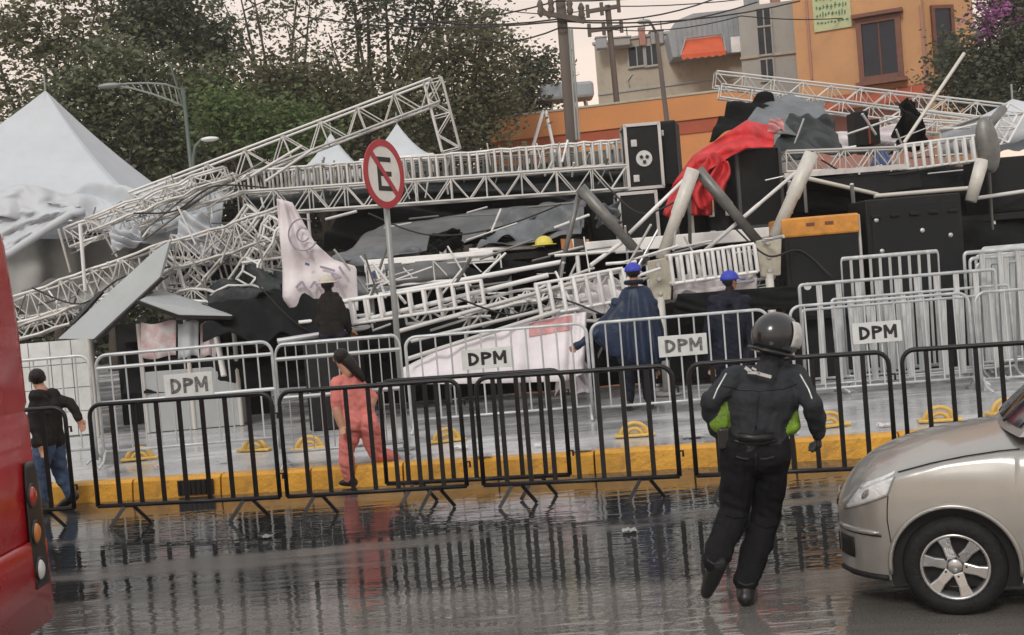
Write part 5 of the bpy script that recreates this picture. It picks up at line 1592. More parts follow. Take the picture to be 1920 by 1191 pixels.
tr('twisted thin truss piece over the slumped tent eave', (170, 420), (420, 330), 24, 18.9, 10, jit=.05)
tr('buckled ladder piece standing in the left tangle', (350, 540), (470, 400), 30, 18.4, 8, jit=.06, style='ladder')
tr('buckled ladder piece leaning left of the white banner', (455, 530), (520, 410), 28, 18.2, 6, jit=.05, style='ladder', m='truss_white')
tr('flattened truss piece at the foot of the left tangle', (320, 560), (520, 545), 22, 18.0, 9, jit=.05)
tr('thin white truss piece below the deck centre', (760, 600), (1030, 545), 22, 16.9, 12, jit=.03, m='truss_white')
tr('short white ladder piece under the first jack', (1040, 600), (1150, 575), 30, 16.6, 6, jit=.03, style='ladder', m='truss_white')
for i_, (cs_, m_, lab_) in enumerate((([(210, 470), (270, 460), (262, 425), (205, 432)], 'tent', 'torn pale strip of tent cloth under the eave'), ([(330, 450), (400, 455), (392, 402), (338, 398)], 'tent', 'torn white strip caught in the left tangle'), ([(430, 560), (500, 552), (488, 505), (440, 512)], 'tarp_grey', 'torn grey strip at the foot of the left tangle'), ([(380, 500), (430, 492), (436, 452), (376, 462)], 'tent', 'torn pale strip in the middle of the left tangle'), ([(800, 470), (870, 462), (862, 430), (806, 440)], 'black_cloth', 'black rag on the sagging grey sheet'), ([(1120, 425), (1165, 420), (1160, 380), (1118, 388)], 'tarp_grey', 'grey rag right of the dark jack leg'))):
    Y_ = 18.5 if i_ != 4 else 18.0
    sheet('torn_strip', lab_, 'cloth', [at(x, y, Y_ + .1 * (k_ % 2)) for k_, (x, y) in enumerate(cs_)], m_, 12, 10, .02, .06, 50 + i_)
# loose debris over and under the deck, and crumpled pale tent cloth under the left trusses
for n_, (xa, xb, ya, yb, Ya, Yb_), lab, grp in ((44, (640, 1060, 470, 610, 16.3, 17.8), 'loose broken rod in the heap behind the sign post', 'broken rods behind the sign post'), (26, (1030, 1250, 455, 600, 16.3, 17.6), 'loose broken rod in the heap left of the jack plates', 'broken rods left of the jack plates'), (22, (1250, 1480, 440, 560, 16.4, 17.6), 'loose broken rod in the heap between the jack plates', 'broken rods between the jack plates'), (9, (600, 1150, 385, 455, 17.6, 18.6), 'loose broken rod on the sagging roof sheets', 'broken rods on the roof sheets'), (24, (1440, 1850, 230, 345, 18.3, 20.5), 'loose broken rod around the right truss', 'broken rods around the right truss')):
    for i in range(n_):
        px = rnd.uniform(xa, xb); py = rnd.uniform(ya, yb) - (px - (xa + xb) / 2) * .06
        an = R(rnd.choice([rnd.uniform(2, 22), rnd.uniform(2, 22), rnd.uniform(40, 130)])); L = rnd.uniform(30, 110); Y = rnd.uniform(Ya, Yb_)
        o = strut('broken_rod', at(px - L / 2 * math.cos(an), py + L / 2 * math.sin(an), Y), at(px + L / 2 * math.cos(an), py - L / 2 * math.sin(an), Y + rnd.uniform(-.4, .4)), rnd.uniform(.01, .024), rnd.choice(['truss', 'truss_white', 'truss_dark', 'alu', 'truss']))
        tag(o, lab, 'rod', grp)
sheet('crumpled_tent_cloth', 'crumpled pale tent cloth under the trusses right of the big tent', 'tent cloth', [at(140, 425, 19.75), at(400, 480, 19.75), at(430, 345, 20.5), at(120, 362, 20.5)], 'tent', 34, 18, -.1, .055, 33)
sheet('crumpled_tent_cloth', 'grey crumpled tent cloth lying behind the low truss', 'tent cloth', [at(40, 610, 20.2), at(330, 540, 20.2), at(320, 465, 20.6), at(40, 545, 20.6)], 'tent_in', 30, 12, 0, .05, 34)
sheet('crumpled_sheet', 'pale crumpled sheet in the heap left of the jack plates', 'sheet', [at(1040, 600, 16.9), at(1215, 575, 16.9), at(1200, 520, 17.3), at(1050, 545, 17.3)], 'white_cloth', 22, 12, -.05, .07, 35)
sheet('crumpled_sheet', 'pale crumpled sheet below the ladder truss between the plates', 'sheet', [at(1262, 556, 16.9), at(1420, 540, 16.9), at(1415, 515, 17.2), at(1262, 528, 17.2)], 'white_cloth', 20, 8, -.02, .05, 36)
sheet('crumpled_sheet', 'dull grey sheet crumpled on the deck behind the yellow helmet', 'sheet', [at(905, 455, 18.2), at(1090, 440, 18.2), at(1085, 398, 19), at(930, 415, 19)], 'tarp_grey', 22, 12, -.05, .06, 37)
sheet('crumpled_sheet', 'dull sheet hanging over the left deck edge', 'sheet', [at(650, 560, 17.9), at(780, 548, 17.9), at(790, 470, 18.4), at(640, 480, 18.4)], 'tarp_grey', 20, 12, 0, .05, 38)
# cables trailing over the wreck
for i, (pts, Y, lab) in enumerate((([(250, 400), (330, 395), (400, 350), (500, 352)], 18.6, 'black cable looping over the tent side of the wreck'), ([(690, 400), (800, 440), (930, 428), (1080, 372)], 18.0, 'black cable sagging across the grey roof sheet'), ([(1130, 340), (1200, 400), (1280, 372), (1330, 350)], 18.2, 'black cable hanging below the emblem flight case'), ([(1380, 430), (1440, 480), (1500, 470), (1560, 520)], 16.6, 'black cable trailing beside the orange lid case'), ([(480, 530), (560, 610), (640, 640), (740, 632)], 16.9, 'black cable trailing behind the seated person'), ([(860, 560), (960, 590), (1040, 560), (1130, 590)], 16.0, 'black cable lying over the loose pipes'), ([(1540, 300), (1600, 330), (1680, 326), (1780, 310)], 18.3, 'black cable under the right truss'), ([(60, 540), (150, 570), (230, 520), (320, 500)], 18.2, 'black cable along the low truss by the bus'))):
    P_ = [at(x, y, Y + .2 * math.sin(k * 2.1 + i)) for k, (x, y) in enumerate(pts)]
    cp = []
    for k in range(25):
        u = k / 24 * 3; q = min(int(u), 2); f = u - q
        p0, p1, p2, p3 = P_[max(q - 1, 0)], P_[q], P_[q + 1], P_[min(q + 2, 3)]
        cp.append(.5 * (2 * p1 + (p2 - p0) * f + (2 * p0 - 5 * p1 + 4 * p2 - p3) * f * f + (3 * p1 - p0 - 3 * p2 + p3) * f ** 3))
    b = MB(); b.tube(cp, .014, 6); tag(b.build('cable', 'wire', None, True), lab, 'cable', 'cables trailing over the wreck')
# ---------------------------------------------------------------- people


def figure(name, label, base, caps, mats, voxel=.009, smooth=6):
    """caps: (p0, r0, p1, r1, material index); merged by voxel remesh into one continuous skin"""
    t = thing(name, label, 'person', base)
    b = MB()
    for p0, r0, p1, r1, mi in caps: b.capsule(p0, r0, p1, r1, 12, mi)
    me = bpy.data.meshes.new('tmp')
    me.from_pydata([tuple(p - V(base)) for p in b.v], [], b.f)
    bm_ = bmesh.new(); bm_.from_mesh(me); bmesh.ops.recalc_face_normals(bm_, faces=bm_.faces); bm_.to_mesh(me); bm_.free()
    o = bpy.data.objects.new('tmp', me); COL.objects.link(o)
    md = o.modifiers.new('r', 'REMESH'); md.mode = 'VOXEL'; md.voxel_size = voxel
    sm = o.modifiers.new('s', 'SMOOTH'); sm.factor = .5; sm.iterations = smooth
    dg = bpy.context.evaluated_depsgraph_get()
    m2 = bpy.data.meshes.new_from_object(o.evaluated_get(dg))
    bpy.data.objects.remove(o)
    m2.name = 'body'
    n = len(m2.polygons)
    c = np.empty(n * 3); m2.polygons.foreach_get('center', c); c = c.reshape(-1, 3) + np.array(base)
    best = np.full(n, 1e9); mi_ = np.zeros(n, dtype=np.int32)
    for p0, r0, p1, r1, mi in caps:
        a, d = np.array(p0), np.array(p1) - np.array(p0)
        L = max(d.dot(d), 1e-9)
        u = np.clip(((c - a) @ d) / L, 0, 1)
        dist = np.linalg.norm(c - (a + u[:, None] * d), axis=1) - (r0 + (r1 - r0) * u)
        k = dist < best; best[k] = dist[k]; mi_[k] = mi
    m2.materials.clear()
    for m in mats: m2.materials.append(MATS[m])
    # cloth folds: push the clothed surface in and out along its normals
    clothed = np.array([m not in ('skin', 'hair', 'leather') for m in mats])
    nv = len(m2.vertices)
    co = np.empty(nv * 3); m2.vertices.foreach_get('co', co); co = co.reshape(-1, 3)
    no = np.empty(nv * 3, dtype=np.float32); m2.vertex_normals.foreach_get('vector', no); no = no.reshape(-1, 3)
    lt = np.empty(n, dtype=np.int32); m2.polygons.foreach_get('loop_total', lt)
    lv = np.empty(len(m2.loops), dtype=np.int32); m2.loops.foreach_get('vertex_index', lv)
    vc = np.zeros(nv, bool)
    vc[lv[np.repeat(clothed[mi_], lt)]] = True
    for i in np.nonzero(vc)[0]:
        x, y, z = co[i]
        q = V((x * 6, y * 6, z * 9 + x * 4))
        co[i] += no[i] * (noise.noise(q) * .014 + noise.noise(q * 2.4) * .008)
    m2.vertices.foreach_set('co', co.ravel())
    m2.polygons.foreach_set('material_index', mi_)
    m2.polygons.foreach_set('use_smooth', [True] * n)
    m2.update()
    o = bpy.data.objects.new('body', m2); COL.objects.link(o); o.parent = t
    return t


def hand(el, wr, side, mi, sc=1.0, curl=.6, pn=None):
    """palm, four unequal bent fingers and a thumb leaving the side of the palm"""
    el, wr = V(el), V(wr)
    d = (wr - el).normalized()
    pn = V(pn) if pn is not None else V((0, -1, 0))
    pn = (pn - d * pn.dot(d)).normalized()           # palm faces this way, the fingers curl towards it
    s = d.cross(pn).normalized() * side
    out = [(wr, .024 * sc, wr + d * .03 * sc, .03 * sc, mi)]
    for k, (o, L) in enumerate(((-.03, .062), (-.01, .074), (.011, .07), (.03, .055))):
        b0 = wr + d * .03 * sc + s * o * .6 * sc
        k0 = wr + d * .085 * sc + s * o * sc
        out.append((b0, .019 * sc, k0, .014 * sc, mi))
        k1 = k0 + (d * (1 - curl * .5) + pn * curl).normalized() * L * .55 * sc
        k2 = k1 + (d * (1 - curl * 1.2) + pn * curl * 1.3).normalized() * L * .5 * sc
        out += [(k0, .0115 * sc, k1, .0105 * sc, mi), (k1, .0105 * sc, k2, .009 * sc, mi)]
    t0 = wr + d * .03 * sc - s * .026 * sc
    t1 = t0 + (d * .6 - s * .7 + pn * .4).normalized() * .042 * sc
    out += [(t0, .016 * sc, t1, .013 * sc, mi), (t1, .013 * sc, t1 + (d * .9 + pn * .5).normalized() * .032 * sc, .0105 * sc, mi)]
    return out


def head(c, r, fw, mi_skin, mi_hair=None, up=(0, 0, 1), neck=None, mi_neck=None):
    c, fw, up = V(c), V(fw).normalized(), V(up).normalized()
    sd = fw.cross(up).normalized()
    hm = mi_hair if mi_hair is not None else mi_skin
    out = [(c + up * r * .25 - fw * r * .2, r * .86, c + up * r * .3 + fw * r * .12, r * .8, hm),
           (c - up * r * .1 + fw * r * .22, r * .74, c - up * r * .55 + fw * r * .35, r * .52, mi_skin),
           (c - up * r * .75 + fw * r * .5, r * .3, c - up * r * .78 + fw * r * .55, r * .28, mi_skin),
           (c + up * r * .05 + fw * r * .9, r * .09, c - up * r * .25 + fw * r * 1.05, r * .15, mi_skin)]
    for s in (-1, 1):
        out.append((c + sd * s * r * .82 + up * r * .08, r * .12, c + sd * s * r * .8 - up * r * .25, r * .11, mi_skin))
        out.append((c + sd * s * r * .32 + up * r * .08 + fw * r * .72, r * .16, c + sd * s * r * .36 + up * r * .08 + fw * r * .72, r * .15, mi_skin))
    if neck is not None: out.append((V(neck), r * .55, c - up * r * .6, r * .5, mi_skin if mi_neck is None else mi_neck))
    return out


def torso(shL, shR, hipL, hipR, mi, mi2, rs=.075, rc=.125, rw=.115, rh=.125, depth=.0):
    shL, shR, hipL, hipR = V(shL), V(shR), V(hipL), V(hipR)
    cm = (shL + shR) / 2; hm = (hipL + hipR) / 2
    ch = cm.lerp(hm, .3); wa = cm.lerp(hm, .68)
    ax = (shR - shL) * .5; hx = (hipR - hipL) * .5
    out = [(shL, rs, shR, rs, mi)]
    for s in (-1, 1):
        c_ = ch + ax * s * .52; w_ = wa + hx * s * .55; h_ = hm + hx * s * .75
        out += [(cm + ax * s * .55 - (cm - hm).normalized() * .03, rc * .72, c_, rc, mi), (c_, rc, w_, rw, mi), (w_, rw, h_, rh, mi2 if mi2 is not None else mi)]
    out += [(ch, rc * 1.05, wa, rw * 1.0, mi)]
    return out


def limb(a, b_, c, r, mi, mi2=None):
    a, b_, c = V(a), V(b_), V(c)
    return [(a, r[0], a.lerp(b_, .55), (r[0] * .55 + r[1] * .45), mi), (a.lerp(b_, .55), (r[0] * .55 + r[1] * .45), b_, r[1], mi), (b_, r[1], b_.lerp(c, .35), r[1] * 1.02, mi if mi2 is None else mi2), (b_.lerp(c, .35), r[1] * 1.02, c, r[2], mi if mi2 is None else mi2)]


def boot(an, dirn, mi, sc=1.0, pitch=0.0):
    an = V(an); d = V(dirn).normalized()
    dn = V((0, 0, -1))
    heel = an - d * .05 * sc + dn * .05 * sc
    toe = an + d * .17 * sc + (dn * .06 + V((0, 0, pitch))) * sc
    return [(an, .058 * sc, heel, .05 * sc, mi), (heel, .05 * sc, an + d * .08 * sc + (dn * .055 + V((0, 0, pitch * .4))) * sc, .048 * sc, mi), (an + d * .08 * sc + (dn * .055 + V((0, 0, pitch * .4))) * sc, .048 * sc, toe, .036 * sc, mi)]


# --- helmeted officer running on the wet road (seen from behind)
YC = 6.9
j = lambda x, y, dy=0.0: at(x, y, YC + dy)
g0 = gnd(1405, 1132)
YC = g0.y
base = V((g0.x, g0.y, 0))
HP = j(1455, 630)
sL, sR = j(1377, 712, .0), j(1490, 708, .02)
hL, hR = j(1388, 838, 0), j(1446, 838, .02)
caps = torso(sL, sR, hL, hR, 0, 0, .078, .128, .115, .12)
caps += [(j(1436, 705), .085, j(1448, 672), .07, 0)]
caps += limb(sL, j(1330, 752, -.06), j(1342, 806, .14), (.078, .058, .046), 0)
caps += limb(sR, j(1524, 756, -.1), j(1535, 808, .08), (.078, .058, .046), 0)
caps += hand(j(1341, 780, 0), j(1345, 808, .1), -1, 2, 1.0, .8, (1, 0, 0))
caps += hand(j(1524, 782, 0), j(1531, 812, .08), 1, 2, 1.0, .7, (-1, 0, 0))
kL, kR = j(1378, 958, .12), j(1437, 968, .22)
aL, aR = j(1340, 1052, -.12), j(1398, 1090, .02)
caps += limb(hL, kL, aL, (.118, .09, .074), 1)
caps += limb(hR, kR, aR, (.118, .09, .076), 1)
caps += [(j(1392, 850), .12, j(1442, 850), .12, 1)]
caps += boot(aL, (-.25, .5, -.75), 3, 1.05)
aR2 = V((aR.x, aR.y, .1))
caps += [(aR, .066, aR2, .056, 3)] + boot(aR2, (.35, 1, 0), 3, 1.05, 0)
caps += [(j(1354, 738, .0), .05, j(1350, 794, .0), .058, 4), (j(1474, 742, .0), .045, j(1482, 798, .0), .06, 4)]
off = figure('person', 'running officer in black gear and dark helmet seen from behind on the wet road', base, caps, ['cop_jacket', 'cop_trouser', 'leather', 'leather', 'hivis'], .008, 5)
up = (HP - j(1436, 712)).normalized()
fwv = V((.85, .6, 0)).normalized()
sdv = fwv.cross(up).normalized()
fwv = up.cross(sdv)
Q = Matrix((sdv, fwv, up)).transposed()
b = MB(); b.ell(HP, (.132, .158, .142), 28, 18, Q, -.82); hm_ = b.build('helmet', 'helmet', off, True)
b = MB(); b.grid(lambda u, v: HP + Q @ V((.14 * math.cos((u - .5) * 3.3 + math.pi / 2) * math.cos(-.3 + v * 1.05), .167 * math.sin((u - .5) * 3.3 + math.pi / 2) * math.cos(-.3 + v * 1.05), .15 * math.sin(-.3 + v * 1.05))), 20, 8); b.build('visor', 'helmet_white', hm_, True, solid=.004)
b = MB(); b.tube([HP + Q @ V((.125 * math.cos(a), .15 * math.sin(a), -.095)) for a in [R(x) for x in range(150, 391, 12)]], .012, 6); b.build('rim_trim', 'leather', hm_, True)
b = MB(); b.bar(HP + Q @ V((-.06, -.125, -.1)), HP + Q @ V((.02, -.135, -.105)), .012, .014); b.build('pale_decal', 'helmet_white', hm_)
for s in (-1, 1):
    b = MB(); b.ell(HP + Q @ V((s * .132, .02, .01)), (.012, .022, .022), 12, 8, Q); b.build('visor_pivot', 'helmet_white' if s > 0 else 'leather', hm_, True)
# white mark on the back
for (x0, y0, x1, y1, wd_) in ((1397, 689, 1408, 697, .016), (1402, 698, 1425, 700, .014), (1420, 700, 1446, 707, .016), (1410, 690, 1418, 694, .01)):
    strut('back_mark', j(x0, y0, -.137), j(x1, y1, -.137), wd_ * .6, 'helmet_white', off, True, .003, up=(0, 1, 0))
# hi-vis side flaps of the open vest, below both arms
# seams, pockets and straps laid on the surface of the clothes
from mathutils.bvhtree import BVHTree
bo = [c_ for c_ in off.children if c_.name.startswith('body')][0]
bvh = BVHTree.FromPolygons([tuple(v.co + off.location) for v in bo.data.vertices], [tuple(p_.vertices) for p_ in bo.data.polygons])


def lay(nm, pts, r, m, lift=.002, n=6):
    out = []
    for (xa, ya), (xb, yb) in zip(pts, pts[1:]):
        for k_ in range(n):
            f_ = k_ / n
            d_ = (at(xa + (xb - xa) * f_, ya + (yb - ya) * f_, YC) - CAM).normalized()
            h_ = bvh.ray_cast(CAM, d_)[0]
            if h_ is not None: out.append(h_ - d_ * lift)
    if len(out) > 2:
        b_ = MB(); b_.tube(out, r, 5); b_.build(nm, m, off, True)


lay('yoke_seam', [(1352, 722), (1385, 730), (1425, 733), (1470, 729), (1500, 716)], .005, 'leather')
lay('back_seam', [(1424, 733), (1420, 770), (1416, 812)], .004, 'leather')
lay('sleeve_piping', [(1362, 700), (1345, 730), (1336, 752)], .005, 'reflective')
lay('sleeve_piping', [(1500, 702), (1516, 730), (1524, 752)], .005, 'reflective')
lay('jacket_hem', [(1374, 826), (1400, 832), (1430, 832), (1462, 824)], .009, 'leather')
lay('trouser_seam', [(1417, 850), (1416, 880), (1412, 905)], .004, 'leather')
lay('pocket_flap', [(1380, 856), (1392, 860), (1406, 861)], .007, 'cop_jacket')
lay('pocket_flap', [(1426, 861), (1440, 860), (1454, 856)], .007, 'cop_jacket')
lay('knee_fold', [(1360, 965), (1378, 972), (1400, 968)], .007, 'cop_trouser')
lay('knee_fold', [(1418, 982), (1436, 990), (1456, 984)], .007, 'cop_trouser')
lay('boot_strap', [(1326, 1050), (1338, 1058), (1356, 1056)], .007, 'cop_jacket')
lay('boot_strap', [(1384, 1092), (1398, 1098), (1416, 1094)], .007, 'cop_jacket')
b = MB(); b.tube([j(1384, 818, -.14), j(1415, 822, -.155), j(1450, 818, -.14)], .022, 8); b.build('belt', 'leather', off, True)
b = MB(); b.box(j(1358, 822, -.04), (.07, .06, .13)); b.build('holster', 'leather', off, bevel=.015)
for y0 in (770, 792):
    pass

# --- poncho officer behind the barrier
p = gnd(1192, 806, KZ)
Yp = 15.3
j = lambda x, y, dy=0.0: at(x, y, Yp + dy)
base = V((j(1195, 800).x, Yp, KZ))
hd = j(1187, 512)
caps = head(hd, .105, (.1, 1, 0), 2, 3, neck=j(1190, 545))
caps += torso(j(1155, 570), j(1222, 568), j(1172, 672), j(1212, 672), 0, 0, .08, .15, .14, .14)
caps += limb(j(1158, 575), j(1120, 625, -.05), j(1080, 650, -.1), (.08, .06, .05), 0)
caps += hand(j(1100, 640), j(1080, 650, -.1), 1, 2, 1, .5)
caps += limb(j(1222, 575), j(1240, 640, .05), j(1230, 690, .1), (.08, .06, .05), 0)
caps += hand(j(1235, 660), j(1230, 690, .1), 1, 2, 1, .5)
for hx, ax in ((1176, 1180), (1212, 1222)):
    an = V((j(ax, 780).x, Yp, KZ + .1))
    caps += limb(j(hx, 680), j((hx + ax) / 2, 735, .03), an, (.12, .085, .065), 1) + boot(an, (.1, 1, 0), 4)
of2 = figure('person', 'officer in navy rain poncho and blue cap behind the grey barrier', base, caps, ['navy', 'navy_dark', 'skin', 'hair', 'leather'], .011, 5)
b = MB()
top = hd - V((0, 0, .16))


def pon(u, v):
    a = u * 2 * math.pi
    rx = .13 + .2 * v ** .55 + .04 * v * math.sin(a * 9 + 1) + .02 * v * math.sin(a * 17)
    ry = .11 + .2 * v ** .8 + .05 * v * math.sin(a * 11) + .02 * v * math.sin(a * 23)
    ex = -.34 * max(0, -math.cos(a)) ** 5 * math.exp(-((v - .66) / .26) ** 2)
    return V((top.x + .02 + rx * math.cos(a) + ex, top.y + ry * math.sin(a), top.z - (.02 + .98 * v ** 1.2) - .03 * v * math.sin(a * 3) + (.1 * v * max(0, -math.cos(a)) ** 3)))


b.grid(pon, 56, 16); b.build('poncho', 'navy', of2, True, solid=.01)
b = MB(); b.ell(hd + V((0, 0, .03)), (.112, .125, .11), 20, 8, None, -.1); cp = b.build('cap', 'cap_blue', of2, True)
b = MB(); b.prism([hd + V((-.08, .1, .035)), hd + V((.1, .1, .035)), hd + V((.09, .21, .02)), hd + V((-.05, .21, .02))], (0, 0, .012)); b.build('cap_peak', 'cap_blue', cp, bevel=.004)
b = MB(); b.tube([hd + V((.1 * math.cos(a), .115 * math.sin(a), -.12)) for a in [R(x) for x in range(0, 361, 20)]], .035, 6); b.build('collar', 'navy_dark', of2, True)

# --- second officer with blue cap
Yq = 15.4
j = lambda x, y, dy=0.0: at(x, y, Yq + dy)
hd = j(1368, 528)
base = V((j(1360, 780).x, Yq, KZ))
caps = head(hd, .105, (.9, .5, -.1), 2, 3, neck=j(1366, 556), mi_neck=3)
caps += [(j(1356, 556), .06, j(1380, 555), .06, 0)]
caps += torso(j(1336, 566), j(1398, 564), j(1345, 680), j(1382, 680), 0, 0, .08, .14, .13, .135)
for s, (a, c, e) in ((-1, (j(1338, 576), j(1322, 640), j(1334, 690, -.1))), (1, (j(1396, 574), j(1408, 640), j(1398, 690, -.1)))):
    caps += limb(a, c, e, (.078, .058, .046), 0) + hand(c, e, s, 2, 1, .5)
for hx, ax in ((1348, 1345), (1380, 1384)):
    an = V((j(ax, 770).x, Yq, KZ + .1))
    caps += limb(j(hx, 688), j((hx + ax) / 2, 735, .03), an, (.12, .085, .065), 1) + boot(an, (.3, -1, 0), 4)
of3 = figure('person', 'officer in dark uniform and blue cap behind the black cloth band', base, caps, ['navy_dark', 'navy_dark', 'skin', 'hair', 'leather'], .012, 5)
b = MB(); b.ell(hd + V((0, 0, .03)), (.125, .112, .12), 20, 8, None, -.1); cp = b.build('cap', 'cap_blue', of3, True)
b = MB(); b.prism([hd + V((.08, -.07, .03)), hd + V((.1, .08, .03)), hd + V((.21, .06, .0)), hd + V((.2, -.08, .0))], (0, 0, .012)); b.build('cap_peak', 'cap_blue', cp, bevel=.004)

# --- person in dark jacket and pale hat sitting on the wreck edge
Yq = 16.0
j = lambda x, y, dy=0.0: at(x, y, Yq + dy)
hd = j(614, 535)
base = V((j(625, 640).x, Yq, KZ))
caps = head(hd, .1, (-.2, 1, 0), 2, 3, neck=j(618, 556), mi_neck=0)
caps += [(j(608, 556), .05, j(630, 555), .05, 0)]
caps += torso(j(606, 564), j(634, 563), j(609, 622), j(634, 622), 0, 0, .065, .105, .1, .11)
caps += limb(j(604, 572), j(600, 605, .02), j(612, 622, .15), (.07, .054, .043), 0) + limb(j(636, 570), j(647, 602, .02), j(655, 620, .15), (.07, .054, .043), 0)
caps += hand(j(596, 605), j(612, 622, .15), -1, 2, 1, .4) + hand(j(654, 602), j(660, 620, .15), 1, 2, 1, .4)
for hx, kx in ((612, 606), (636, 640)):
    an = V((j(kx, 720).x, Yq + .42, KZ + .1))
    kn_ = V((j(kx, 640).x, Yq + .38, KZ + .58))
    caps += limb(j(hx, 630), kn_, an, (.11, .08, .062), 1) + boot(an, (0, 1, 0), 4)
pr = figure('person', 'person in black jacket and pale hat in front of the white banner', base, caps, ['dark_jacket', 'navy_dark', 'skin', 'hair', 'leather'], .012, 5)
b = MB(); b.ell(hd + V((0, 0, .045)), (.11, .12, .1), 18, 8, None, -.05); ht = b.build('hat', 'hat_pale', pr, True)
b = MB(); b.lathe([(.09, 0), (.17, -.015), (.17, -.005), (.09, .012)], 20, hd + V((0, 0, .045))); b.build('hat_brim', 'hat_pale', ht, True)
b = MB(); c0 = j(622, 640, -.0); b.box(V((c0.x, Yq + .1, (KZ + c0.z) / 2)), (.75, .5, c0.z - KZ)); seat = b.build('seat_crate', 'black_box', None, bevel=.02)
tag(seat, 'black crate under the person in the pale hat', 'crate')

# --- person in coral, striding behind the black barrier
g = gnd(655, 914)
Yq = g.y
j = lambda x, y, dy=0.0: at(x, y, Yq + dy)
base = V((g.x, g.y, 0))
hd = j(640, 672)
caps = head(hd, .098, (-.2, 1, -.2), 2, 3, neck=j(652, 700))
caps += torso(j(634, 716, -.06), j(668, 712, .1), j(655, 792, -.05), j(688, 788, .08), 0, 0, .07, .12, .11, .14)
caps += limb(j(632, 720, -.08), j(630, 765, -.12), j(640, 798, -.16), (.065, .05, .038), 0, 2) + hand(j(630, 765), j(640, 800, -.16), 1, 2, .9, .4)
caps += limb(j(668, 716, .1), j(700, 745, .16), j(690, 775, .1), (.065, .05, .038), 0, 2) + hand(j(700, 745), j(690, 775, .1), 1, 2, .9, .4)
aL, aR = V((j(655, 890).x, Yq, .1)), j(712, 866, .22)
caps += limb(j(660, 800), j(648, 850, -.03), aL, (.125, .08, .058), 1) + boot(aL, (-.8, .3, 0), 4, .92)
caps += limb(j(690, 796), j(705, 850, .1), aR + V((.16, .1, .02)), (.125, .08, .06), 1) + boot(aR + V((.16, .1, .02)), (.1, .2, -1), 4, .92)
pr = figure('person', 'person in coral top and trousers striding behind the black barrier', base, caps, ['coral', 'coral', 'skin', 'hair', 'leather'], .009, 5)
b = MB(); b.tube([hd + V((0, 0, .03)), j(655, 680), j(672, 700), j(682, 716)], [.09, .085, .06, .02], 12, flat=.8); b.build('hair', 'hair', pr, True)

# --- person in dark jacket and jeans beside the bus
g = gnd(95, 958)
Yq = g.y
j = lambda x, y, dy=0.0: at(x, y, Yq + dy)
base = V((g.x, g.y, 0))
hd = j(70, 710)
caps = head(hd, .1, (-.3, 1, -.1), 2, 3, neck=j(80, 732), mi_neck=2)
caps += torso(j(66, 744, -.12), j(100, 740, .14), j(80, 826, -.08), j(102, 824, .08), 0, 0, .075, .125, .12, .13)
caps += limb(j(68, 752, -.12), j(60, 795, -.16), j(76, 832, -.2), (.07, .052, .042), 0) + hand(j(60, 795, -.16), j(76, 834, -.2), 1, 2, 1, .4)
caps += limb(j(100, 748, .15), j(132, 756, .15), j(148, 785, .1), (.07, .052, .042), 0) + hand(j(132, 756, .15), j(148, 787, .1), 1, 2, 1, .4)
aL, aR = V((j(82, 935).x, Yq - .05, .1)), V((j(122, 925).x, Yq + .15, .14))
caps += limb(j(84, 834, -.06), j(72, 885, -.08), aL, (.115, .08, .06), 1) + boot(aL, (-1, .2, 0), 4)
caps += limb(j(102, 834, .08), j(112, 882, .12), aR, (.115, .08, .06), 1) + boot(aR, (-.8, .2, -.4), 4)
figure('person', 'person in dark jacket and blue jeans walking beside the bus', base, caps, ['dark_jacket', 'jeans', 'skin', 'hair', 'leather'], .01, 5)
# ---------------------------------------------------------------- red bus at the left edge


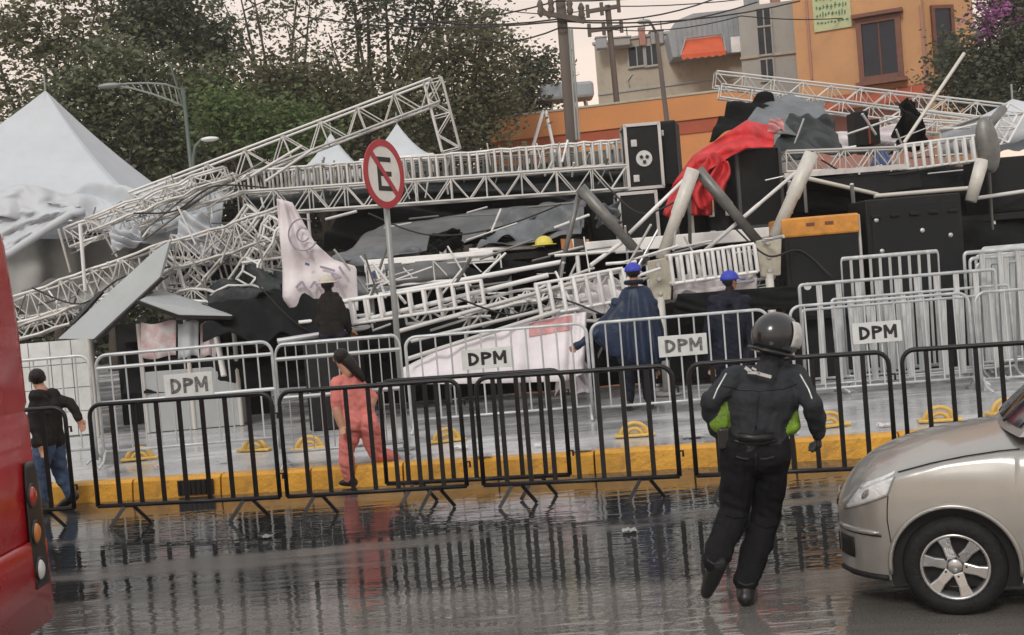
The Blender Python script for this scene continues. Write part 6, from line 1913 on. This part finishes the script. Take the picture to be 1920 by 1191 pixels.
def bus():
    Yb = 5.05
    xr = at(88, 1060, Yb + 2.4).x + .03          # rear end (towards the car)
    t = thing('red_bus', 'red bus with round lamps in a black corner strip at the left edge', 'bus', V((xr - 3, Yb + 1.2, 0)))
    L, W, H = 10.5, 2.45, 3.1

    def sec(z):      # rear end leans forward with height
        return xr - max(0, z - .3) * .02
    rc = .17

    def ring_(z, inset=0.0, xe=None):
        xe = (sec(z) if xe is None else xe) - inset
        pts = []
        y0, y1 = Yb + inset, Yb + W - inset
        for k in range(7):
            a = -math.pi / 2 + k / 6 * math.pi / 2
            pts.append(V((xe - rc + rc * math.cos(a), y0 + rc + rc * math.sin(a), z)))
        for k in range(7):
            a = k / 6 * math.pi / 2
            pts.append(V((xe - rc + rc * math.cos(a), y1 - rc + rc * math.sin(a), z)))
        pts += [V((xr - L, y1, z)), V((xr - L, y0, z))]
        return pts

    def loft(zs, m, nm, inset=0.0, cap=False):
        rs = [ring_(z, i) for z, i in zs]
        n = len(rs[0])
        b = MB()
        b.add([p for r_ in rs for p in r_], [(i * n + k, i * n + (k + 1) % n, (i + 1) * n + (k + 1) % n, (i + 1) * n + k) for i in range(len(rs) - 1) for k in range(n)] + ([tuple((len(rs) - 1) * n + k for k in range(n))] if cap else []))
        return b.build(nm, m, t, True)
    loft([(.13, .0), (.13, -.02), (.62, -.02), (.66, -.012), (.66, 0)], 'bus_red', 'lower_skirt')
    body = loft([(.64, .015), (.69, 0), (1.0, 0), (1.4, 0), (1.44, .012), (1.46, .012), (1.5, 0), (2.0, 0), (2.5, .02), (2.9, .08), (3.06, .25), (3.1, .5)], 'bus_red', 'body', cap=True)
    loft([(.26, .1), (.64, .05)], 'bus_black', 'chassis')
    # black lamp strip on the rear face by its far edge, wrapped onto the rounded corner
    def rear(yy, z, off=0.0):
        y1 = Yb + W
        d = yy - (y1 - rc)
        if d <= 0: return V((sec(z) + off, yy, z))
        a = min(1, d / rc)
        return V((sec(z) - rc + (rc + off) * math.sqrt(max(0, 1 - a * a)), y1 - rc + (rc + off) * a, z))
    def strip(u, v):
        z = .36 + .78 * v
        c = Yb + W - .25 + .03 * math.sin(v * 3.1)
        hw = .13 * (1 - .75 * abs(v - .42) ** 2.2 * 2.4)
        return rear(c + (u - .5) * 2 * hw, z, .014)
    b = MB(); b.grid(strip, 10, 20); s_ = b.build('lamp_strip', 'bus_black', t, True, solid=.014)
    for z, m in ((.93, 'lens_red'), (.7, 'lens_amber'), (.47, 'lens_white')):
        c = rear(Yb + W - .27, z, .018)
        n = V((1, .1, 0)).normalized()
        q = n.to_track_quat('Z', 'Y').to_matrix()
        b = MB(); b.ell(c, (.064, .064, .03), 20, 6, q, 0.0); lm = b.build('lamp', m, t, True)
        b = MB(); b.tube([c + q @ V((.07 * math.cos(x), .07 * math.sin(x), .0)) for x in [R(d) for d in range(0, 361, 20)]], .011, 6); b.build('bezel', 'bus_black', lm, True)
    for k in range(11):
        z = 1.5 + k * .06
        b = MB(); b.box((sec(z) + .004, Yb + W - 1.15, z), (.014, .9, .03)); b.build('vent_slot', 'bus_black', t, bevel=.004)
    b = MB(); b.box((sec(1) + .01, Yb + W / 2 - .1, 1.0), (.02, 1.2, .55)); b.build('engine_hatch', 'bus_red', t, bevel=.02)
    b = MB(); b.box((sec(2.5) + .0, Yb + W / 2, 2.55), (.06, 1.3, .6)); b.build('rear_window', 'glass', t, bevel=.05)
    for x in (xr - 2.4, xr - 8):
        for y, s in ((Yb + .02, -1), (Yb + W - .02, 1)):
            b = MB(); b.lathe([(.2, .12), (.42, .14), (.48, .08), (.48, -.08), (.42, -.14), (.2, -.12)], 28, V((x, y - s * .15, .48)), 'y'); wh = b.build('wheel', 'tyre', t, True)
            b = MB(); b.lathe([(0, 0), (.25, .02), (.3, .05)], 24, V((x, y - s * .06, .48)), 'y'); b.build('hub', 'rim', wh, True)
            b = MB(); b.tube([V((x + .58 * math.cos(R(d)), y - .01 if s < 0 else y + .01, .48 + .58 * math.sin(R(d)))) for d in range(0, 181, 12)], .04, 6); b.build('arch_trim', 'bus_black', t)
    for k in range(5):
        x = xr - 1.4 - k * 1.85
        b = MB(); b.box((x - .8, Yb - .006, 2.25), (1.7, .03, .85)); b.build('window', 'glass', t, bevel=.05)
    b = MB(); b.ell(V((xr - 1.2, Yb - .01, .9)), (.05, .02, .05), 14, 6); b.build('fuel_cap', 'lamp_post', t, True)
    return t


bus()

# ---------------------------------------------------------------- silver hatchback on the right


def car():
    TH = R(20)
    hub = gnd(1797, 1147)
    xf = V((-math.cos(TH), math.sin(TH), 0))
    yl = V((-math.sin(TH), -math.cos(TH), 0))
    CS = .87
    root = hub - yl * .73 * CS
    t = thing('silver_car', 'silver beige hatchback entering from the right edge', 'car', V((root.x, root.y, 0)), None, math.pi - TH)
    t.scale = (CS, CS, CS)
    FX = .72           # nose ahead of front axle
    RX = -3.45
    WR = .31
    AR = .385

    def Wd(x):
        s = FX - x
        if s < .6:
            u = max(0, s) / .6
            return .36 + (.845 - .36) * (1 - (1 - u) ** 2.6) ** .55 if u < 1 else .845
        if x < -2.9:
            u = min(1, (-2.9 - x) / .55)
            return .845 - .13 * u ** 2
        return .845 + .005 * math.sin(min(1, s / 2) * 3.14)

    def kz(z):
        return float(np.interp(z, [.18, .3, .45, .58, .75, .87, .97, 1.08], [.95, .98, .995, 1.0, .99, .975, .94, .9]))

    def zlo(x):
        base_ = .21 if abs(x) > .5 and abs(x + 2.6) > .5 else .21
        for cx in (0, -2.6):
            d = abs(x - cx)
            if d < AR: base_ = max(base_, WR + math.sqrt(AR * AR - d * d) * 1.0)
        return base_

    def zsh(x):
        return float(np.interp(FX - x, [0, .08, .2, .4, .7, 1.0, 1.5, 2.5, 4.0, 4.2], [.62, .68, .8, .885, .96, 1.0, 1.03, 1.06, 1.06, .98]))

    def ztop(x):
        return float(np.interp(FX - x, [0, .05, .12, .25, .4, .6, .8, 1.05, 1.2, 4.0, 4.2], [.66, .74, .825, .905, .965, 1.025, 1.07, 1.11, 1.13, 1.09, 1.0]))

    def side(x, z, off=0.0):
        return V((x, Wd(x) * kz(z) + off, z))
    xs = sorted(set([round(FX - .0 - .6 * (i / 26) ** 1.6, 4) for i in range(27)] + [round(FX - .6 - i * .045, 4) for i in range(1, 80) if FX - .6 - i * .045 > RX] + [AR, -AR, -2.6 + AR, -2.6 - AR, AR - .001, -AR + .001, AR - .01, -AR + .01, -2.6 + AR - .001, -2.6 - AR + .001, RX]), reverse=True)
    NR, NT = 9, 7

    def section(x, sgn_):
        out = []
        zl_, zs_ = zlo(x), zsh(x)
        for i in range(NR + 1):
            z = zl_ + (zs_ - zl_) * i / NR
            p = side(x, z); out.append(V((p.x, p.y * sgn_, p.z)))
        y0 = out[-1].y; zt = ztop(x)
        for i in range(1, NT + 1):
            f = i / NT
            out.append(V((x, y0 * math.cos(f * math.pi / 2) if False else y0 * (1 - f), zs_ + (zt - zs_) * math.sin(f * math.pi / 2) ** .8)))
        return out
    b = MB()
    for sg_ in (1, -1):
        n = NR + NT + 1
        vs = [p for x in xs for p in section(x, sg_)]
        fs = [(i * n + k, (i + 1) * n + k, (i + 1) * n + k + 1, i * n + k + 1) for i in range(len(xs) - 1) for k in range(n - 1)]
        b.add(vs, fs)
    # nose and tail closures
    for x in (xs[0], xs[-1]):
        s1, s2 = section(x, 1), section(x, -1)
        b.add(s1 + s2[::-1][1:], [tuple(range(len(s1) + len(s2) - 1))])
    me_o = b.build('body', 'car_paint', t, True, local=True)
    bm_ = bmesh.new(); bm_.from_mesh(me_o.data); bmesh.ops.remove_doubles(bm_, verts=bm_.verts, dist=.0008); bmesh.ops.recalc_face_normals(bm_, faces=bm_.faces); bm_.to_mesh(me_o.data); bm_.free()
    me_o.data.polygons.foreach_set('use_smooth', [len(p.vertices) <= 4 for p in me_o.data.polygons])
    # dark inner volumes: wheel houses and floor
    b = MB(); b.box((-1.36, 0, .33), (3.6, 1.1, .24)); b.build('underbody', 'car_dark', t, local=True)
    for cx in (0, -2.6):
        for s in (1, -1):
            b = MB(); b.prism([V((cx + (AR + .012) * math.cos(R(d)), s * .5, max(.17, WR + (AR + .012) * math.sin(R(d))))) for d in range(-20, 201, 10)], (0, s * .27, 0)); b.build('wheel_house', 'car_dark', t, local=True)
            b = MB()
            arc = [cx + (AR) * math.cos(R(d)) for d in range(-8, 189, 7)]
            pts = []
            for d in range(-8, 189, 7):
                x = cx + AR * math.cos(R(d)); z = WR + AR * math.sin(R(d))
                p = side(x, max(z, .2), .004); pts.append(V((p.x, p.y * s, z)))
            b.tube(pts, .016, 6); b.build('arch_lip', 'car_paint', t, True, local=True)
    # wheels
    for cx in (0, -2.6):
        for s in (1, -1):
            y = s * .735
            o_ = s * .09
            b = MB(); b.lathe([(.2, -.1), (.26, -.105), (.3, -.085), (.312, -.05), (.312, .05), (.3, .085), (.26, .108), (.21, .1), (.19, .06)], 44, V((cx, y, WR)), 'y'); wh = b.build('wheel', 'tyre', t, True, local=True)
            b = MB(); b.lathe([(.208, s * .096), (.206, s * .107), (.19, s * .1), (.185, s * .04), (.185, -s * .06)], 44, V((cx, y, WR)), 'y'); b.build('rim', 'rim', wh, True, local=True)
            b = MB(); b.lathe([(0, s * .01), (.15, s * .01), (.15, 0)], 30, V((cx, y, WR)), 'y'); b.build('brake_disc', 'lamp_post', wh, local=True)
            b = MB(); b.lathe([(0, -s * .01), (.186, -s * .012)], 30, V((cx, y, WR)), 'y'); b.build('rim_back', 'car_dark', wh, local=True)
            for k in range(6):
                a = R(12 + 60 * k)
                d = V((math.cos(a), 0, math.sin(a))); pz = V((-math.sin(a), 0, math.cos(a)))
                c = V((cx, y, WR))
                b = MB()
                A = [c + d * .045 + pz * .034 * q + V((0, s * .075, 0)) for q in (-1, 1)]
                B_ = [c + d * .13 + pz * .03 * q + V((0, s * .088, 0)) for q in (-1, 1)]
                C_ = [c + d * .195 + pz * .043 * q + V((0, s * .096, 0)) for q in (-1, 1)]
                back = V((0, -s * .04, 0))
                top_ = [A[0], A[1], B_[1], C_[1], C_[0], B_[0]]
                b.prism(top_, back); b.build('spoke', 'rim', wh, bevel=.008, local=True)
            b = MB(); b.lathe([(0, s * .082), (.036, s * .08), (.044, s * .074), (.05, s * .03)], 24, V((cx, y, WR)), 'y'); b.build('hub_cap', 'rim', wh, True, local=True)
            for k in range(5):
                a = R(72 * k + 40); b = MB(); b.ell(V((cx + .068 * math.cos(a), y + s * .07, WR + .068 * math.sin(a))), (.011, .012, .011), 8, 5); b.build('lug_nut', 'car_dark', wh, local=True)

    def patch(nm, quad, m, off, s, nu=10, nv=6, parent=None, solid=0.0):
        (ax, az), (bx, bz), (cx, cz), (dx, dz) = quad

        def fn(u, v):
            x = (ax * (1 - u) + bx * u) * (1 - v) + (dx * (1 - u) + cx * u) * v
            z = (az * (1 - u) + bz * u) * (1 - v) + (dz * (1 - u) + cz * u) * v
            bulge = off * (1 + 1.2 * math.sin(math.pi * u) * math.sin(math.pi * v))
            p = side(x, z, bulge)
            if z > zsh(x):
                p.z = z
                f = min(1, (z - zsh(x)) / max(.01, ztop(x) - zsh(x)))
                p.y = Wd(x) * kz(zsh(x)) * (1 - (f ** 1.25) * .9) + bulge
            return V((p.x, p.y * s, p.z))
        b = MB(); b.grid(fn, nu, nv)
        return b.build(nm, m, parent or t, True, solid=solid, local=True)
    for s in (1, -1):
        hl = patch('headlight', ((.665, .63), (.37, .755), (.29, .955), (.53, .85)), 'lamp_post', .003, s, 16, 8, solid=.006)
        patch('lens', ((.655, .64), (.378, .76), (.3, .945), (.528, .843)), 'headlamp', .008, s, 16, 8, parent=hl, solid=.004)
        patch('reflector', ((.56, .7), (.48, .74), (.455, .83), (.53, .79)), 'rim', .011, s, 10, 6, parent=hl)
        # bumper side moulding, pale upper lip, and lower intake
        b = MB(); pts = [side(x, .515, .004) for x in (.7, .66, .6, .54, .48, .44)]
        b.tube([V((p.x, p.y * s, p.z)) for p in pts], [.016, .018, .018, .018, .016, .006], 8, flat=1); b.build('bumper_moulding', 'car_paint', t, True, local=True)
        b = MB(); pts = [side(x, .497, .006) for x in (.7, .64, .56, .48, .43)]
        b.tube([V((p.x, p.y * s, p.z)) for p in pts], .006, 6); b.build('moulding_gap', 'car_dark', t, True, local=True)
        b = MB(); pts = [side(x, .225, .004) for x in (.7, .62, .54, .46, .4)]
        b.tube([V((p.x, p.y * s, p.z)) for p in pts], .02, 6); b.build('lip_spoiler', 'car_dark', t, True, local=True)
        # shut line between wing and bonnet, wing and bumper, door
        for nm, pl in (('bonnet_gap', [(.3, .0), (.1, .0), (-.1, 0), (-.3, 0), (-.42, 0)]),):
            b = MB(); b.tube([V((x, s * Wd(x) * kz(zsh(x)) * .965, zsh(x) + (ztop(x) - zsh(x)) * .16)) for x, _ in pl], .005, 5); b.build(nm, 'car_dark', t, local=True)
        for nm, pl in (('bumper_gap', [(.37, .755), (.38, .68), (.385, .6), (.37, .45)]), ('door_gap', [(-.62, 1.03), (-.6, .7), (-.57, .45), (-.55, .25)]), ('door_gap', [(-1.65, 1.05), (-1.65, .6), (-1.62, .25)])):
            b = MB(); b.tube([(lambda p: V((p.x, p.y * s, p.z)))(side(x, z, .001)) for x, z in pl], .004, 5); b.build(nm, 'car_dark', t, local=True)
        p = side(-.5, .66, .004); b = MB(); b.box(V((p.x, p.y * s, p.z)), (.06, .014, .025)); b.build('side_marker', 'lens_white', t, bevel=.006, local=True)
        for x in (-1.5, -2.4):
            p = side(x, .85, .02); b = MB(); b.box(V((p.x, p.y * s, p.z)), (.16, .03, .03)); b.build('door_handle', 'car_paint', t, bevel=.01, local=True)
        p = side(-.95, .98); b = MB(); b.ell(V((p.x, s * (.94), 1.2)), (.07, .1, .075), 14, 8); b.bar(V((p.x, s * .76, 1.1)), V((p.x, s * .9, 1.18)), .05, .04); b.build('mirror', 'car_paint', t, True, local=True)
        patch('tail_lamp', ((-3.25, .75), (-3.4, .75), (-3.4, .95), (-3.3, .95)), 'lens_red', .006, s, solid=.008)
    # front: grille, lower intake, badge, number plate
    b = MB(); b.box((FX + .003, 0, .62), (.02, .6, .05)); b.build('grille', 'car_dark', t, bevel=.01, local=True)
    b = MB(); b.box((FX + .004, 0, .36), (.02, .66, .13)); b.build('lower_intake', 'car_dark', t, bevel=.02, local=True)
    for s in (1, -1):
        b = MB(); b.grid(lambda u, v: V((FX - .02 - .09 * u, s * (Wd(FX - .02 - .09 * u) * 1.004 + .004), .33 + .13 * v)), 6, 3); b.build('side_intake', 'car_dark', t, True, solid=.008, local=True)
    b = MB(); b.box((FX + .012, 0, .64), (.012, .09, .06)); b.build('badge', 'rim', t, local=True)
    b = MB(); b.box((FX + .012, 0, .47), (.012, .34, .1)); b.build('number_plate', 'sign_plate', t, bevel=.004, local=True)
    # cabin
    zb = 1.1

    def cab(u, v, s):      # u along length, v belt to roof
        x0 = -.42 + (RX + .12 + .42) * u
        x1 = -1.2 + (-3.0 + 1.2) * u
        x = x0 + (x1 - x0) * v
        yb = Wd(x0) * .9
        y = yb * (1 - v) + (.6 + .02 * math.sin(math.pi * u)) * v
        z = zb + (1.58 - zb) * math.sin(v * math.pi / 2) ** .95
        return V((x, s * y, z))
    b = MB()
    for s in (1, -1): b.grid(lambda u, v: cab(u, v, s), 24, 8)
    b.grid(lambda u, v: cab(0, v, 1).lerp(cab(0, v, -1), u) + V((.1 * math.sin(math.pi * u), 0, 0)), 10, 8)
    b.grid(lambda u, v: cab(1, v, 1).lerp(cab(1, v, -1), u) + V((-.06 * math.sin(math.pi * u), 0, 0)), 10, 8)
    b.grid(lambda u, v: cab(u, 1, 1).lerp(cab(u, 1, -1), v) + V((0, 0, .05 * math.sin(math.pi * v))), 20, 8)
    b.build('cabin', 'car_paint', t, True, local=True)
    for s in (1, -1):
        for (u0, u1) in ((.07, .12), (.14, .42), (.46, .7), (.74, .92)):
            b = MB(); b.grid(lambda u, v: cab(u0 + (u1 - u0) * u, .08 + (.82 if u0 > .1 else .82 * u) * v, s) + V((0, s * .008, .002)), 10, 6); b.build('side_window', 'glass', t, True, local=True)
    b = MB(); b.grid(lambda u, v: cab(0, .05 + .9 * v, 1).lerp(cab(0, .05 + .9 * v, -1), .06 + .88 * u) + V((.1 * math.sin(math.pi * (.06 + .88 * u)) + .01, 0, .006)), 12, 8); b.build('windscreen', 'glass', t, True, local=True)
    b = MB(); b.grid(lambda u, v: cab(1, .15 + .8 * v, 1).lerp(cab(1, .15 + .8 * v, -1), .1 + .8 * u) + V((-.06 * math.sin(math.pi * (.1 + .8 * u)) - .01, 0, .004)), 12, 8); b.build('rear_window', 'glass', t, True, local=True)
    for yy in (.35, -.15):
        b = MB(); b.tube([(-.36, yy, 1.15), (-.42, yy - .2, 1.175), (-.5, yy - .5, 1.2)], .01, 6); b.build('wiper', 'car_dark', t, local=True)
    return t


car()

# scraps of paper and packaging on the wet ground
rs_ = random.Random(21)
for i, (px, py, z) in enumerate(((300, 878, KZ), (420, 868, KZ), (860, 842, KZ), (905, 858, KZ), (1010, 838, KZ), (1090, 846, KZ), (1300, 820, KZ), (1480, 815, KZ), (1660, 800, KZ), (640, 862, KZ), (500, 1010, 0), (1180, 1000, 0))):
    p = gnd(px, py, z)
    sz = rs_.uniform(.06, .16)
    b = MB(); sd_ = rs_.uniform(0, 50)
    b.grid(lambda u, v: p + V(((u - .5) * sz * 1.4, (v - .5) * sz, .012 + .05 * abs(noise.noise(V((u * 3, v * 3, sd_)))))), 7, 6)
    o = b.build('paper_scrap', rs_.choice(['white_cloth', 'sign_plate', 'poster_sheet', 'tent_in']), None, solid=.003)
    tag(o, ['paper scrap on the pavement above the storm drain, left one', 'paper scrap on the pavement right of the storm drain', 'paper scrap on the pavement near the middle barrier', 'second paper scrap near the middle barrier, closer to the kerb', 'paper scrap below the fallen white banner', 'paper scrap left of the poncho officer feet', 'paper scrap right of the poncho officer feet', 'paper scrap beside the running officer elbow', 'paper scrap on the pavement above the car bonnet', 'paper scrap by the person in coral', 'wet scrap lying on the road left of centre', 'wet scrap lying on the road right of centre'][i], 'litter', 'paper scraps on the ground')
# ---------------------------------------------------------------- damp air
b = MB(); b.box((0, 72, 9.6), (260, 190, 21.2))
hz = b.build('haze', 'earth', None)
hm = bpy.data.materials.new('haze_air')
hm.use_nodes = True
hn, hl_ = hm.node_tree.nodes, hm.node_tree.links
hn.remove(hn['Principled BSDF'])
pv = hn.new('ShaderNodeVolumePrincipled')
pv.inputs['Color'].default_value = (0.92, 0.9, 0.88, 1)
pv.inputs['Density'].default_value = 0.0008
hl_.new(pv.outputs[0], hn['Material Output'].inputs['Volume'])
hz.data.materials.clear()
hz.data.materials.append(hm)
tag(hz, 'thin damp grey air over the whole plaza', 'haze', kind='stuff')
